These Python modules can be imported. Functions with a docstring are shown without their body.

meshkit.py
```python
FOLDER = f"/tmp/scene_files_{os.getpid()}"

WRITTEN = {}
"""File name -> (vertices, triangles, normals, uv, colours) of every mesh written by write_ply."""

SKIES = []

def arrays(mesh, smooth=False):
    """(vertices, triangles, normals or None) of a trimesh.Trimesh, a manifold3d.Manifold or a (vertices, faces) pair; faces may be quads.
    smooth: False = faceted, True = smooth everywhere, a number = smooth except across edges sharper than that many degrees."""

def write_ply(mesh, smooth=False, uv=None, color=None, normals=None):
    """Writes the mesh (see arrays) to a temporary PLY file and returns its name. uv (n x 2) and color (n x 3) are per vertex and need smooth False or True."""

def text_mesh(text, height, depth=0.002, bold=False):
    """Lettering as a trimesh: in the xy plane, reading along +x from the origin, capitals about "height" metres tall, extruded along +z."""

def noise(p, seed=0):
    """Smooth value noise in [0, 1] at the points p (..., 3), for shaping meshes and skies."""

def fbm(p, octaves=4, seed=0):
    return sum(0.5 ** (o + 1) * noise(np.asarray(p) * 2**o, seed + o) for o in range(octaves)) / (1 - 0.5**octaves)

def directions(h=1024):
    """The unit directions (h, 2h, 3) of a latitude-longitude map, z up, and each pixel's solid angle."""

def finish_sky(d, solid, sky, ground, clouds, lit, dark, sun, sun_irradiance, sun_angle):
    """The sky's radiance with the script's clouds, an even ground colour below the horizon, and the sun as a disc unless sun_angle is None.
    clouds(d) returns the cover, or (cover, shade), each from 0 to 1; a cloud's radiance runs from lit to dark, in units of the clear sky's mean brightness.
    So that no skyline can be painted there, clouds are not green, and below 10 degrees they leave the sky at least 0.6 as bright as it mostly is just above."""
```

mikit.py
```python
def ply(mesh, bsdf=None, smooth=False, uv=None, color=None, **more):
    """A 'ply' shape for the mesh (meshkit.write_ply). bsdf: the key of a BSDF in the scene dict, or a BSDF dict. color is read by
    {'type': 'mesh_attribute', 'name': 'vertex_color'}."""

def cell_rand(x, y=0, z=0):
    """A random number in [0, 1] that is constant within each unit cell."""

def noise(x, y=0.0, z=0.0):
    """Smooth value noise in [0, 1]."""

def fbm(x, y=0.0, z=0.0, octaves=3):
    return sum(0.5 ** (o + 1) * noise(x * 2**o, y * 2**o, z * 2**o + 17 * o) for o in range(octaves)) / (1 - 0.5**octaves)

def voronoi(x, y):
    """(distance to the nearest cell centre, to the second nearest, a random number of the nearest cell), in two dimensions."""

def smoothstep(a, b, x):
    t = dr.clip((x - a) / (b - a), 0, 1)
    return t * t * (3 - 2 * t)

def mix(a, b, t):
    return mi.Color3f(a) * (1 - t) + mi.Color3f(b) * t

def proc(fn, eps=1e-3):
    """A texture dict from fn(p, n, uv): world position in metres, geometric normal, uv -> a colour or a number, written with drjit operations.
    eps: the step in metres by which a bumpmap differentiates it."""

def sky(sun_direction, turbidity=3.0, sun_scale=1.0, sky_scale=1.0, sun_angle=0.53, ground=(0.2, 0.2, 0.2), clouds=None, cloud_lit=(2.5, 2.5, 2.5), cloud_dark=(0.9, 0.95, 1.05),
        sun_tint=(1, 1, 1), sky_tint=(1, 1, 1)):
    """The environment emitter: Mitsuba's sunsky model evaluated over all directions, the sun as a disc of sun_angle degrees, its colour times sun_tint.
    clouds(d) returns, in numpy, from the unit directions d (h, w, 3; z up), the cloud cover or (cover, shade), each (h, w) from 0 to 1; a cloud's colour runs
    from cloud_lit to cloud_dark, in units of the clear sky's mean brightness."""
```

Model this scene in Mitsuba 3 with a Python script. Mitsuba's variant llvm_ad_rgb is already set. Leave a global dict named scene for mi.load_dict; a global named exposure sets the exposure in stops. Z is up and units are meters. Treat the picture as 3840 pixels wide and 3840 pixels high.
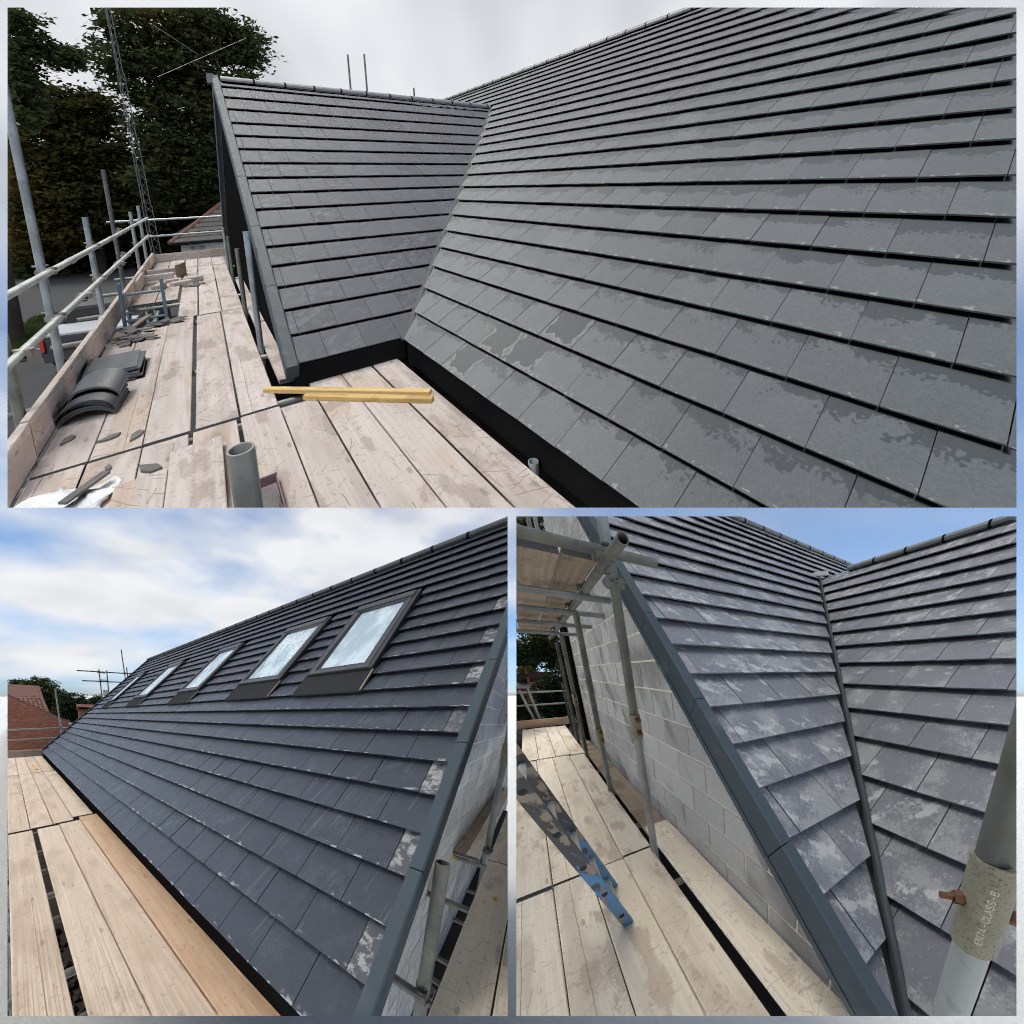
import math, random
import numpy as np, trimesh
import mitsuba as mi, drjit as dr
import mikit, meshkit
from mikit import noise, fbm, voronoi, cell_rand, smoothstep, mix

T = mi.ScalarTransform4f
rnd = random.Random(7)
EYE = 260.0
scene, labels = {}, {}

# ---------------------------------------------------------------- camera, sky, exposure
PITCH = math.radians(28.5)
scene['camera'] = {'type': 'perspective', 'fov_axis': 'x', 'fov': 2 * math.degrees(math.atan(1920 / 1250)), 'near_clip': 0.02, 'far_clip': 60000.0,
                   'to_world': T().look_at(origin=[0, 0, EYE], target=[0, math.cos(PITCH), EYE + math.sin(PITCH)], up=[0, 0, 1])}


def clouds(d):
    x, y, z = d[..., 0], d[..., 1], d[..., 2]
    el = np.degrees(np.arcsin(np.clip(z, -1, 1)))
    k = 1.0 / np.maximum(z + 0.28, 0.05)
    p = np.stack([x * k * 2.2 + 3.1, y * k * 2.2, z * 2.0 + 1.7], -1)
    a = meshkit.fbm(p, 5, 3)
    b = meshkit.fbm(p * 2.3 + 9.0, 4, 11)
    az = np.degrees(np.arctan2(x, y))                      # 0 ahead, negative to the left
    bank = 1 / (1 + np.exp(-(el - 35) / 3.0))              # the overcast overhead
    thin = 1 / (1 + np.exp((az - 5) / 9.0))                # the broken cloud to the left, a thinner veil to the right
    broken = np.clip((a - 0.36) / 0.26, 0, 1)
    cover = np.maximum(bank * 0.96, thin * broken + (1 - thin) * (0.10 + 0.5 * np.clip(a - 0.4, 0, 1)))
    shade = np.clip((b - 0.38) * 1.7, 0, 1) * 0.6 * (1 - bank) + bank * np.clip(0.30 + (b - 0.45) * 2.6, 0, 1)
    return cover, shade


SUN = [-0.36, -0.58, 0.73]
scene['sky'] = mikit.sky(SUN, turbidity=3, sun_scale=0.55, sun_angle=24, sun_tint=(0.84, 0.98, 1.17), sky_tint=(0.90, 1.0, 1.12), ground=(0.45, 0.45, 0.445), clouds=clouds,
                         cloud_lit=(2.5, 2.54, 2.6), cloud_dark=(1.5, 1.58, 1.68))
exposure = 1.7

# ---------------------------------------------------------------- naming and meshes


def numbered(name):
    if not any(k == name or k.startswith(name + '__') for k in scene) and name not in labels:
        return name
    n = 1
    while True:
        key = '%s_%03d' % (name, n)
        if key not in labels and key not in scene and not any(k.startswith(key + '__') for k in scene):
            return key
        n += 1


counter = {}


def partname(parent, name):
    k = parent + '__' + name
    n = counter.get(k, 0)
    counter[k] = n + 1
    return k if n == 0 else '%s_%03d' % (k, n)


def thing(name, label=None, cat=None, group=None, kind=None):
    key = numbered(name)
    labels[key] = {}
    if label: labels[key]['label'] = label
    if cat: labels[key]['category'] = cat
    if group: labels[key]['group'] = group
    if kind: labels[key]['kind'] = kind
    return key


def cut(tri, n, d=0.0):
    s = tri[:, :, :3] @ np.asarray(n, float) - d
    inside = s >= 0
    c = inside.sum(1)
    out = [tri[c == 3]]
    for want in (1, 2):
        m = c == want
        if not m.any():
            continue
        t, ss, ii = tri[m], s[m], inside[m]
        odd = np.argmax(ii if want == 1 else ~ii, axis=1)
        idx = (odd[:, None] + np.arange(3)) % 3
        r = np.arange(len(t))[:, None]
        t, ss = t[r, idx], ss[r, idx]
        f1 = (ss[:, 0] / (ss[:, 0] - ss[:, 1]))[:, None]
        f2 = (ss[:, 0] / (ss[:, 0] - ss[:, 2]))[:, None]
        p1 = t[:, 0] + f1 * (t[:, 1] - t[:, 0])
        p2 = t[:, 0] + f2 * (t[:, 2] - t[:, 0])
        if want == 1:
            out.append(np.stack([t[:, 0], p1, p2], 1))
        else:
            out.append(np.stack([p1, t[:, 1], t[:, 2]], 1))
            out.append(np.stack([p1, t[:, 2], p2], 1))
    return np.concatenate(out)


class Site:
    """One building site with its own skew axes. Numbers inside a site are metres along its ridge (x), across (y) and up (z)."""

    def __init__(self, axes, edges, grain=1.0):
        self.M = np.array(axes)
        self.E = np.array(edges)
        self.grain = grain

    def put(self, key, mesh, mat, smooth=False, cuts=(), **more):
        V, F, UV = (list(mesh) + [None])[:3]
        V = np.asarray(V, float)
        F = np.asarray(F)
        S = V @ self.E.T
        if (S < 0).all(0).any():
            return None
        todo = [(n, 0.0) for i, n in enumerate(self.E) if (S[:, i] < 0).any()]
        for n, d in cuts:
            s = V @ np.asarray(n, float) - d
            if (s < 0).all(): return None
            if (s < 0).any(): todo.append((n, d))
        if todo:
            A = V if UV is None else np.hstack([V, UV])
            tri = A[F]
            for n, d in todo:
                tri = cut(tri, n, d)
                if not len(tri): return None
            V = tri[:, :, :3].reshape(-1, 3)
            UV = None if UV is None else tri[:, :, 3:].reshape(-1, 2)
            F = np.arange(len(V)).reshape(-1, 3)
            if smooth is not False and UV is None:
                m = trimesh.Trimesh(np.round(V, 6), F, process=True)
                V, F = np.array(m.vertices), np.array(m.faces)
        W = V @ self.M.T + [0, 0, EYE]
        if self.grain != 1 and mat in SPEC: mat = variant(mat, self.grain)
        scene[key] = mikit.ply((W, F), mat, smooth=smooth, uv=UV, **more)
        return key


A = Site([[-0.73946, -1.02851, -0.04199], [0.32906, -0.23231, -0.67319], [1.0349, -0.83614, 0.92093]],
         [[0.296968, -0.19831, -0.934068], [0.993471, 0.05968, -0.09723], [0.499027, -0.414199, 0.761191], [0.221686, -0.965664, -0.135459]])
B = Site([[-46.70298, -2.82582, 6.83334], [35.92224, -37.48572, -27.6489], [-1.73952, 2.69496, 32.42286]],
         [[0.368748, -0.400503, -0.838822], [0.987283, 0.068883, -0.143274], [0.575015, -0.570932, 0.585998], [-0.003443, -0.99182, -0.127597]], 1 / 45)
C = Site([[16.13166, 0.41244, -3.56172], [10.0737, 12.09882, -11.27178], [0.58638, 0.6342, 10.9272]],
         [[0.256036, 0.311307, -0.915169], [-0.138361, 0.967386, -0.212182], [0.567859, 0.675325, 0.470608], [0.976785, 0.01662, -0.213576]], 1 / 15)

# ---------------------------------------------------------------- shapes
V3 = lambda *a: np.array(a, float)
UP, XX, YY = V3(0, 0, 1), V3(1, 0, 0), V3(0, 1, 0)


def unit(v):
    v = np.asarray(v, float)
    return v / np.linalg.norm(v)


def join(meshes):
    V, F, U, n = [], [], [], 0
    for m in meshes:
        V.append(m[0]); F.append(np.asarray(m[1]) + n); n += len(m[0])
        if len(m) > 2 and m[2] is not None: U.append(m[2])
    return (np.vstack(V), np.vstack(F), np.vstack(U)) if len(U) == len(V) else (np.vstack(V), np.vstack(F))


def sweep(profile, p0, p1, ex, ey, u0=0.0, v0=0.0, caps=True, scale1=1.0, endv=0.0):
    """A convex outline (counter-clockwise in ex, ey) carried from p0 to p1. Faces do not share corners; uv = (length, way round)."""
    P = np.asarray(profile, float); n = len(P)
    p0, p1 = np.asarray(p0, float), np.asarray(p1, float)
    L = np.linalg.norm(p1 - p0)
    a = p0 + P[:, :1] * ex + P[:, 1:] * ey
    b = p1 + (P[:, :1] * ex + P[:, 1:] * ey) * scale1
    per = np.concatenate([[0], np.cumsum(np.linalg.norm(np.roll(P, -1, 0) - P, axis=1))]) + v0
    V, F, U = [], [], []
    for i in range(n):
        j = (i + 1) % n; k = len(V)
        V += [a[i], a[j], b[j], b[i]]
        U += [(u0, per[i]), (u0, per[i + 1]), (u0 + L, per[i + 1]), (u0 + L, per[i])]
        F += [(k, k + 1, k + 2), (k, k + 2, k + 3)]
    if caps:
        for ring, uu, flip in ((a, u0, True), (b, u0 + L, False)):
            k = len(V)
            V += list(ring); U += [(uu + 0.3 * q[1], v0 + q[0] + endv) for q in P]
            for i in range(1, n - 1):
                F.append((k, k + i + 1, k + i) if flip else (k, k + i, k + i + 1))
    V, F = np.array(V), np.array(F)
    if np.dot(np.cross(ex, ey), p1 - p0) < 0: F = F[:, ::-1]
    return V, F, np.array(U, float)


def rect(w, h, ch=0.0, x=0.0, y=0.0):
    if ch <= 0:
        q = [(w, h), (0, h), (0, 0), (w, 0)]
    else:
        q = [(w - ch, h), (ch, h), (0, h - ch), (0, ch), (ch, 0), (w - ch, 0), (w, ch), (w, h - ch)]
    return [(a + x, b + y) for a, b in q]


def box(lo, hi, ch=0.0):
    lo, hi = np.minimum(lo, hi).astype(float), np.maximum(lo, hi).astype(float)
    return sweep(rect(hi[1] - lo[1], hi[2] - lo[2], ch), lo, [hi[0], lo[1], lo[2]], YY, UP)


def frame_of(p0, p1):
    t = unit(np.subtract(p1, p0))
    a = unit(np.cross(t, UP if abs(t[2]) < 0.9 else XX))
    return t, a, np.cross(a, t) * -1


def tube(p0, p1, r, n=16, hollow=None, r1=None):
    """Round tube with shared corners (smooth it). hollow: depth of the open end at p1."""
    p0, p1 = np.asarray(p0, float), np.asarray(p1, float)
    t = unit(p1 - p0); a = unit(np.cross(t, UP if abs(t[2]) < 0.9 else XX)); b = np.cross(t, a)
    ang = np.arange(n) * 2 * np.pi / n
    ring = np.cos(ang)[:, None] * a + np.sin(ang)[:, None] * b
    r1 = r if r1 is None else r1
    rings = [(p0, r), (p1, r1)]
    if hollow:
        rings += [(p1, r1 * 0.84), (p1 - t * hollow, r1 * 0.84)]
    V = np.vstack([c + ring * q for c, q in rings]); F = []
    for k in range(len(rings) - 1):
        for i in range(n):
            j = (i + 1) % n
            F += [(k * n + i, k * n + j, k * n + n + j), (k * n + i, k * n + n + j, k * n + n + i)]
    m = len(rings) - 1
    for ri, flip in ((0, True), (m, False)):
        c = len(V); V = np.vstack([V, rings[ri][0][None]])
        for i in range(n):
            j = (i + 1) % n
            F.append((c, ri * n + j, ri * n + i) if flip else (c, ri * n + i, ri * n + j))
    return V, np.array(F)


def prism(poly, off):
    """A flat outline (any shape) given thickness along off."""
    poly = np.asarray(poly, float); n = len(poly); off = np.asarray(off, float)
    nn = unit(off)
    t = unit(np.cross(nn, XX if abs(nn[0]) < 0.8 else YY)); s = np.cross(nn, t)
    from shapely.geometry import Polygon
    q = np.stack([poly @ t, poly @ s], 1)
    v2, f = trimesh.creation.triangulate_polygon(Polygon(q), engine='earcut')
    c = (poly @ nn).mean()
    a = v2[:, :1] * t + v2[:, 1:] * s + c * nn
    V, F = [a, a + off], [f[:, ::-1], f + len(a)]
    k = 2 * len(a)
    for i in range(n):
        j = (i + 1) % n
        V.append(np.array([poly[i], poly[j], poly[j] + off, poly[i] + off])); F.append(np.array([(0, 1, 2), (0, 2, 3)]) + k); k += 4
    return np.vstack(V), np.vstack(F)


BOARD_N = [0]


def board(site, parent, a, b, side, w, t=0.038, mat='board_a', z=0.0, name='board', ch=0.004):
    """One scaffold board; a, b run along its left top edge as seen from a to b, side points to its other edge."""
    BOARD_N[0] += 1
    a, b = np.asarray(a, float), np.asarray(b, float)
    j = lambda s: rnd.uniform(-s, s)
    a = a + UP * j(.004); b = b + UP * j(.004)
    return site.put(partname(parent, name) if parent else name, sweep(rect(w, t, ch, 0, -t), a, b, unit(side), UP, u0=10.0 * BOARD_N[0] + 1, endv=3.0), mat)


def coupler(site, parent, at, d1, d2, mat='coupler', r=0.031):
    at, d1, d2 = np.asarray(at, float), unit(d1), unit(d2)
    n = unit(np.cross(d1, d2))
    ms = []
    for d, s in ((d1, -1), (d2, 1)):
        o = at + n * s * 0.024
        ms.append(tube(o - d * 0.026, o + d * 0.026, r, 12)[:2])
        e = unit(np.cross(d, n))
        ms.append(box(o + V3(-.012, -.012, -.012) + e * 0.036, o + V3(.012, .012, .012) + e * 0.05)[:2])
        ms.append(tube(o + e * 0.044 - n * .04, o + e * 0.044 + n * .04, 0.007, 8)[:2])
    return site.put(partname(parent, 'coupler'), join(ms), mat, smooth=35)


def pole(site, parent, p0, p1, r=0.0242, mat='steel', name='standard', hollow=0.1):
    return site.put(partname(parent, name), tube(p0, p1, r, 18, hollow), mat, smooth=40)


def slates(site, roof, base, eu, es, en, rows, w, phase, span, top, t, mat, cuts=lambda k: (), holes=(), half=None, special=(), limit=300, gap=0.004, lift=0.0):
    """Courses of slates. rows: heights of the lower edges up the slope; phase(k): where a joint lies; span(k): from, to along the row."""
    todo = []
    rows = list(rows) + [top]
    for k in range(len(rows) - 1):
        s0, g = rows[k], rows[k + 1] - rows[k]
        u_a, u_b = span(k)
        i0 = math.floor((u_a - phase(k)) / w) - 1
        u = phase(k) + i0 * w
        while u < u_b:
            lo, hi = max(u, u_a), min(u + w, u_b)
            u += w
            if hi - lo < 0.03: continue
            parts = [(lo, hi)]
            for h0, h1, k0, k1 in holes:
                if k0 <= k <= k1:
                    parts = [q for a, b in parts for q in ((a, min(b, h0)), (max(a, h1), b)) if q[1] - q[0] > 0.02]
            for a, b in parts:
                todo.append((k, a, b, s0, g))
    made = []
    for n, (k, a, b, s0, g) in enumerate(todo):
        r = random.Random(n * 13 + k)
        tilt, sk = r.uniform(-.0025, .0025), r.uniform(-.002, .002)
        a, b = a + gap / 2, b - gap / 2
        s1 = s0 + g + 0.06
        n1 = -t * (s1 - s0) / g
        P = lambda u, s, n_: base + u * eu + s * es + (n_ + lift) * en
        q = [P(a, s0 + sk, tilt), P(b, s0 - sk, -tilt), P(b, s1, n1 - tilt), P(a, s1, n1 + tilt)]
        th = 0.011
        lo_ = [P(a, s0 + sk, tilt - th), P(b, s0 - sk, -tilt - th), P(b, s1, n1 - th), P(a, s1, n1 - th)]
        uo, vo = 4.0 * (n % 37) + 0.5 * 0, 4.0 * (n // 37)
        if abs(b - a) < 0.6 * w: uo += 0.0
        V = q + [q[0], q[1], lo_[1], lo_[0]] + [q[1], q[2], lo_[2], lo_[1]] + [q[3], q[0], lo_[0], lo_[3]] + lo_
        U = [(uo + 1, vo + 1), (uo + 1 + b - a, vo + 1), (uo + 1 + b - a, vo + 1 + s1 - s0), (uo + 1, vo + 1 + s1 - s0)]
        U += [(uo + 1 + (b - a) * c, vo + 2.5 + 0.02 * d) for c, d in ((0, 1), (1, 1), (1, 0), (0, 0))] + [(uo + 1, vo + 2.5)] * 12
        F = [(0, 1, 2), (0, 2, 3), (4, 7, 6), (4, 6, 5), (8, 11, 10), (8, 10, 9), (12, 15, 14), (12, 14, 13), (16, 18, 17), (16, 19, 18)]
        c = np.mean(q, 0)
        sp = [m_ for kk, a_, m_ in special if kk == k and a < a_ < b]
        made.append((np.linalg.norm(c), k, sp[0] if sp else half if half and (b - a) < 0.62 * w and a < span(k)[0] + 0.02 else mat, (np.array(V), np.array(F), np.array(U))))
    made.sort(key=lambda m: m[0])
    done, rest = 0, []
    for dist, k, m, mesh in made:
        if done < limit:
            key = partname(roof, 'slate')
            if site.put(key, mesh, m, cuts=cuts(k)) is None: counter[roof + '__slate'] -= 1
            else: done += 1
        else:
            rest.append((k, mesh))
    byk = {}
    for k, mesh in rest: byk.setdefault(bool(cuts(k)), []).append((k, mesh))
    for flag, ms in byk.items():
        key = partname(roof, 'far_slates')
        if site.put(key, join([m for _, m in ms]), mat, cuts=cuts(ms[0][0])): labels[key] = {'kind': 'stuff'}


def blocks(site, wall, x, t, y0, y1, z0, z1, bl, bh, phase, mat, cuts=(), thick=0.02, zbase=0.0):
    """Block courses in a wall whose face is at x, facing the way of t (-1 or 1 along x)."""
    k = 0; n = 0
    for k in range(int((z1 - z0) / bh) + 1):
        z = z0 + k * bh
        y = y0 - bl + (phase + (0.5 * bl if k % 2 else 0)) % bl
        while y < y1:
            a, b = max(y, y0), min(y + bl, y1)
            y += bl
            if b - a < 0.03: continue
            r = random.Random(n); n += 1
            dx = t * r.uniform(-.0005, .003)
            m = sweep(rect(b - a - 0.015, bh - 0.015, 0.003, 0.0075, 0.0075), [x - t * thick, a, z], [x + t * (0.0) + dx, a, z], YY, UP, u0=10.0 * n, v0=0)
            key = partname(wall, 'block')
            if site.put(key, m, mat, cuts=cuts) is None: counter[wall + '__block'] -= 1


def crown(site, key, blobs, mat, n, size, seed, up=None, shell=0.5):
    g = np.random.default_rng(seed)
    bl = np.array([(*b[:3], *( (b[3],) * 3 if len(b) == 4 else b[3:6])) for b in blobs], float)
    vol = bl[:, 3] * bl[:, 4] * bl[:, 5]
    w = vol ** 0.75; w /= w.sum()
    m = max(8, n // 26)                                   # twigs; leaves gather round them
    which = g.choice(len(bl), m, p=w)
    d = g.normal(size=(m, 3)); d /= np.linalg.norm(d, axis=1, keepdims=True)
    rr = shell + (1 - shell) * g.random(m) ** 0.6
    rr *= 0.66 + 0.6 * meshkit.noise(d * 2.2 + which[:, None] * 7.3, seed)
    tw = bl[which, :3] + d * rr[:, None] * bl[which, 3:]
    t = g.integers(0, m, n)
    run = d[t] * [1, 1, .35] + g.normal(size=(m, 3))[t] * .5
    c = tw[t] + run * (g.random(n)[:, None] - .3) * size * 4.5 + g.normal(size=(n, 3)) * size * [1.6, 1.6, .8]
    a = g.normal(size=(n, 3)); a[:, 2] *= 0.45; a /= np.linalg.norm(a, axis=1, keepdims=True)
    b = np.cross(a, g.normal(size=(n, 3)) * [.6, .6, 1.4]); b /= np.linalg.norm(b, axis=1, keepdims=True) + 1e-9
    s = size * (0.55 + 0.9 * g.random(n))[:, None]
    V = np.stack([c - a * s, c - b * s * 0.48 + a * s * .1, c + a * s, c + b * s * 0.48 + a * s * .1], 1).reshape(-1, 3)
    F = (np.arange(n)[:, None, None] * 4 + np.array([[0, 1, 2], [0, 2, 3]])).reshape(-1, 3)
    return site.put(key, (V, F), mat)


# ---------------------------------------------------------------- materials
def bsdf(name, **d):
    scene[name] = d


def rgb(*c):
    return {'type': 'rgb', 'value': list(c)}


SPEC = {}


def variant(name, g):
    """The same material with its grain sized for a site of another size."""
    if name + '_%d' % round(1 / g) not in scene:
        fn, a, k = SPEC[name]
        at = lambda f: (lambda p, n, uv: f(p * g, n, uv)) if callable(f) else f
        if fn is leaf: scene[name + '_%d' % round(1 / g)] = leaf(name, *a, grain=g)
        else: build(name + '_%d' % round(1 / g), at(a[0]), k.pop('rough', .6) if 0 else k.get('rough', .6), at(k.get('bump')), k.get('scale', 0) / g, k.get('eps', 1e-3) / g, **k.get('more', {}))
    return name + '_%d' % round(1 / g)


def surf(name, color, rough=0.6, bump=None, scale=0.0, eps=1e-3, **more):
    if callable(color) or bump is not None: SPEC[name] = (surf, (color,), dict(rough=rough, bump=bump, scale=scale, eps=eps, more=more))
    build(name, color, rough, bump, scale, eps, **more)


def build(name, color, rough, bump, scale, eps, **more):
    p = {'type': 'principled', 'base_color': mikit.proc(color) if callable(color) else rgb(*color), 'roughness': mikit.proc(rough) if callable(rough) else rough, **more}
    if bump is not None:
        p = {'type': 'bumpmap', 'arbitrary': mikit.proc(bump, eps), 'scale': scale, 'bsdf': p}
    bsdf(name, type='twosided', bsdf=p)


def cells(uv):
    cu, cv = dr.floor(uv.x / 4), dr.floor(uv.y / 4)
    return cu, cv, uv.x - 4 * cu - 1, uv.y - 4 * cv - 1


def slate_wet(p, n, uv):                      # main roof of the first site: grey, a ragged damp stain under each lap
    cu, cv, u, v = cells(uv)
    r, r2 = cell_rand(cu, cv, 3), cell_rand(cu, cv, 9)
    grain = noise(u * 260, v * 260, cu) * .6 + noise(u * 120, v * 120, cv) * .4
    c = mix((.084, .090, .096), (.148, .155, .160), r * .35 + .25 * fbm(u * 7 + cu, v * 7, 1.0, 3) + .75 * (grain - .28))
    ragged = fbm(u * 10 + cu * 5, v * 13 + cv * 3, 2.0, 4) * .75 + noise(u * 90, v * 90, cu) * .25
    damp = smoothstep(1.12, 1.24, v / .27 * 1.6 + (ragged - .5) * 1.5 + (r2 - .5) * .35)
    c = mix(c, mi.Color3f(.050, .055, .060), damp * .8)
    fleck = smoothstep(.80, .86, noise(u * 55 + cu, v * 80 + cv, 1.0)) * smoothstep(.035, .012, v)
    c = mix(c, mi.Color3f(.33, .33, .31), fleck * .6)
    return dr.select(v > 1.2, mi.Color3f(.095, .099, .103) * (0.7 + 0.6 * noise(u * 60, cu, v * 300)), c)


def slate_patch(p, n, uv):                    # a few slates of that roof: a large bare patch with a pale tide mark round it
    cu, cv, u, v = cells(uv)
    c = slate_wet(p, n, uv)
    d = dr.maximum(dr.abs(u - .15) / .135, dr.abs(v - .145) / .125) + (fbm(u * 14 + cu * 3, v * 14 + cv, 5.0, 5) - .5) * .95
    c = mix(c, mi.Color3f(.22, .22, .20), smoothstep(1.16, 1.0, d) * .75 * (.5 + .5 * noise(u * 120, v * 120, 2.0)))
    c = mix(c, mix((.046, .052, .057), (.070, .077, .082), noise(u * 200, v * 200, cu)), smoothstep(.95, .88, d))
    return dr.select(v > 1.2, mi.Color3f(.095, .099, .103), c)


def slate_wing(p, n, uv):                     # wing of the first site: blue grey, brushed scuffs
    cu, cv, u, v = cells(uv)
    r, r2 = cell_rand(cu, cv, 3), cell_rand(cu, cv, 9)
    sweep_ = fbm(u * 14 + v * 9 + cu * 3, v * 40 - u * 22, cv, 4)
    c = mix((.056, .061, .078), (.084, .090, .108), r * .6 + .7 * (fbm(u * 60, v * 60, cu, 3) - .3))
    c = mix(c, mi.Color3f(.19, .195, .205), smoothstep(.50, .85, sweep_) * .5 * smoothstep(.2, .8, r2))
    blot = fbm(u * 12 + cu * 2, v * 16 + cv, 1.0, 4)
    c = mix(c, mi.Color3f(.036, .039, .046), smoothstep(.56, .66, blot + v * .5 + (noise(u * 160, v * 160, cu) - .5) * .08) * dr.select(r2 > .68, .6, 0.0))
    return dr.select(v > 1.2, mi.Color3f(.066, .070, .084) * (0.7 + 0.6 * noise(u * 60, cu, v * 300)), c)


def slate_dark(p, n, uv):                     # second site: near black blue, lime flecks along the lower edges
    cu, cv, u, v = cells(uv)
    r, r2 = cell_rand(cu, cv, 3), cell_rand(cu, cv, 9)
    c = mix((.029, .034, .047), (.038, .043, .057), r * .45 + .7 * (fbm(u * 70, v * 70, cu, 3) - .3))
    cloud = fbm(u * 9 + cu * 3, v * 9 + cv * 5, 4.0, 4)
    pit = noise(u * 210, v * 210, cu)
    c = mix(c, mi.Color3f(.115, .122, .135), smoothstep(.48, .85, cloud) * smoothstep(.35, .65, pit) * smoothstep(.25, .8, r2) * .5)
    c = mix(c, mi.Color3f(.024, .027, .036), smoothstep(.55, .62, fbm(u * 14 + cu, v * 14, 8.0, 4)) * smoothstep(.4, .7, pit) * dr.select(r2 < .4, .8, .0))
    line = smoothstep(.80, .84, noise(u * 150 + v * 22, cu, cv)) * smoothstep(.55, .7, noise(u * 9, v * 5 + cu, 3.0))
    c = mix(c, mi.Color3f(.13, .135, .145), line * .3)
    fleck = smoothstep(.66, .78, fbm(u * 19 + cu * 3, v * 45 + cv, 2.0, 4) + smoothstep(.02, .0, v) * .06)
    c = mix(c, mi.Color3f(.36, .37, .38), fleck * smoothstep(.035, .004, v) * .75)
    return dr.select(v > 1.2, mi.Color3f(.033, .038, .050) * (0.7 + 0.6 * noise(u * 60, cu, v * 300)), c)


def slate_dusty(p, n, uv):                    # half slates beside the verge: cut dust still on them
    cu, cv, u, v = cells(uv)
    f = fbm(u * 34 + cu, v * 34 + cv, 1.0, 4)
    q = dr.select(cell_rand(cu, cv, 5) > .25, 1.0, .35)
    c = mix((.065, .07, .08), (.27, .27, .28), q * smoothstep(.44, .72, f + .30 * (noise(u * 9, v * 9, cu) - .5) + .25 * (noise(u * 200, v * 200, cu) - .5)))
    return dr.select(v > 1.2, mi.Color3f(.065, .07, .08), c)


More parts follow.
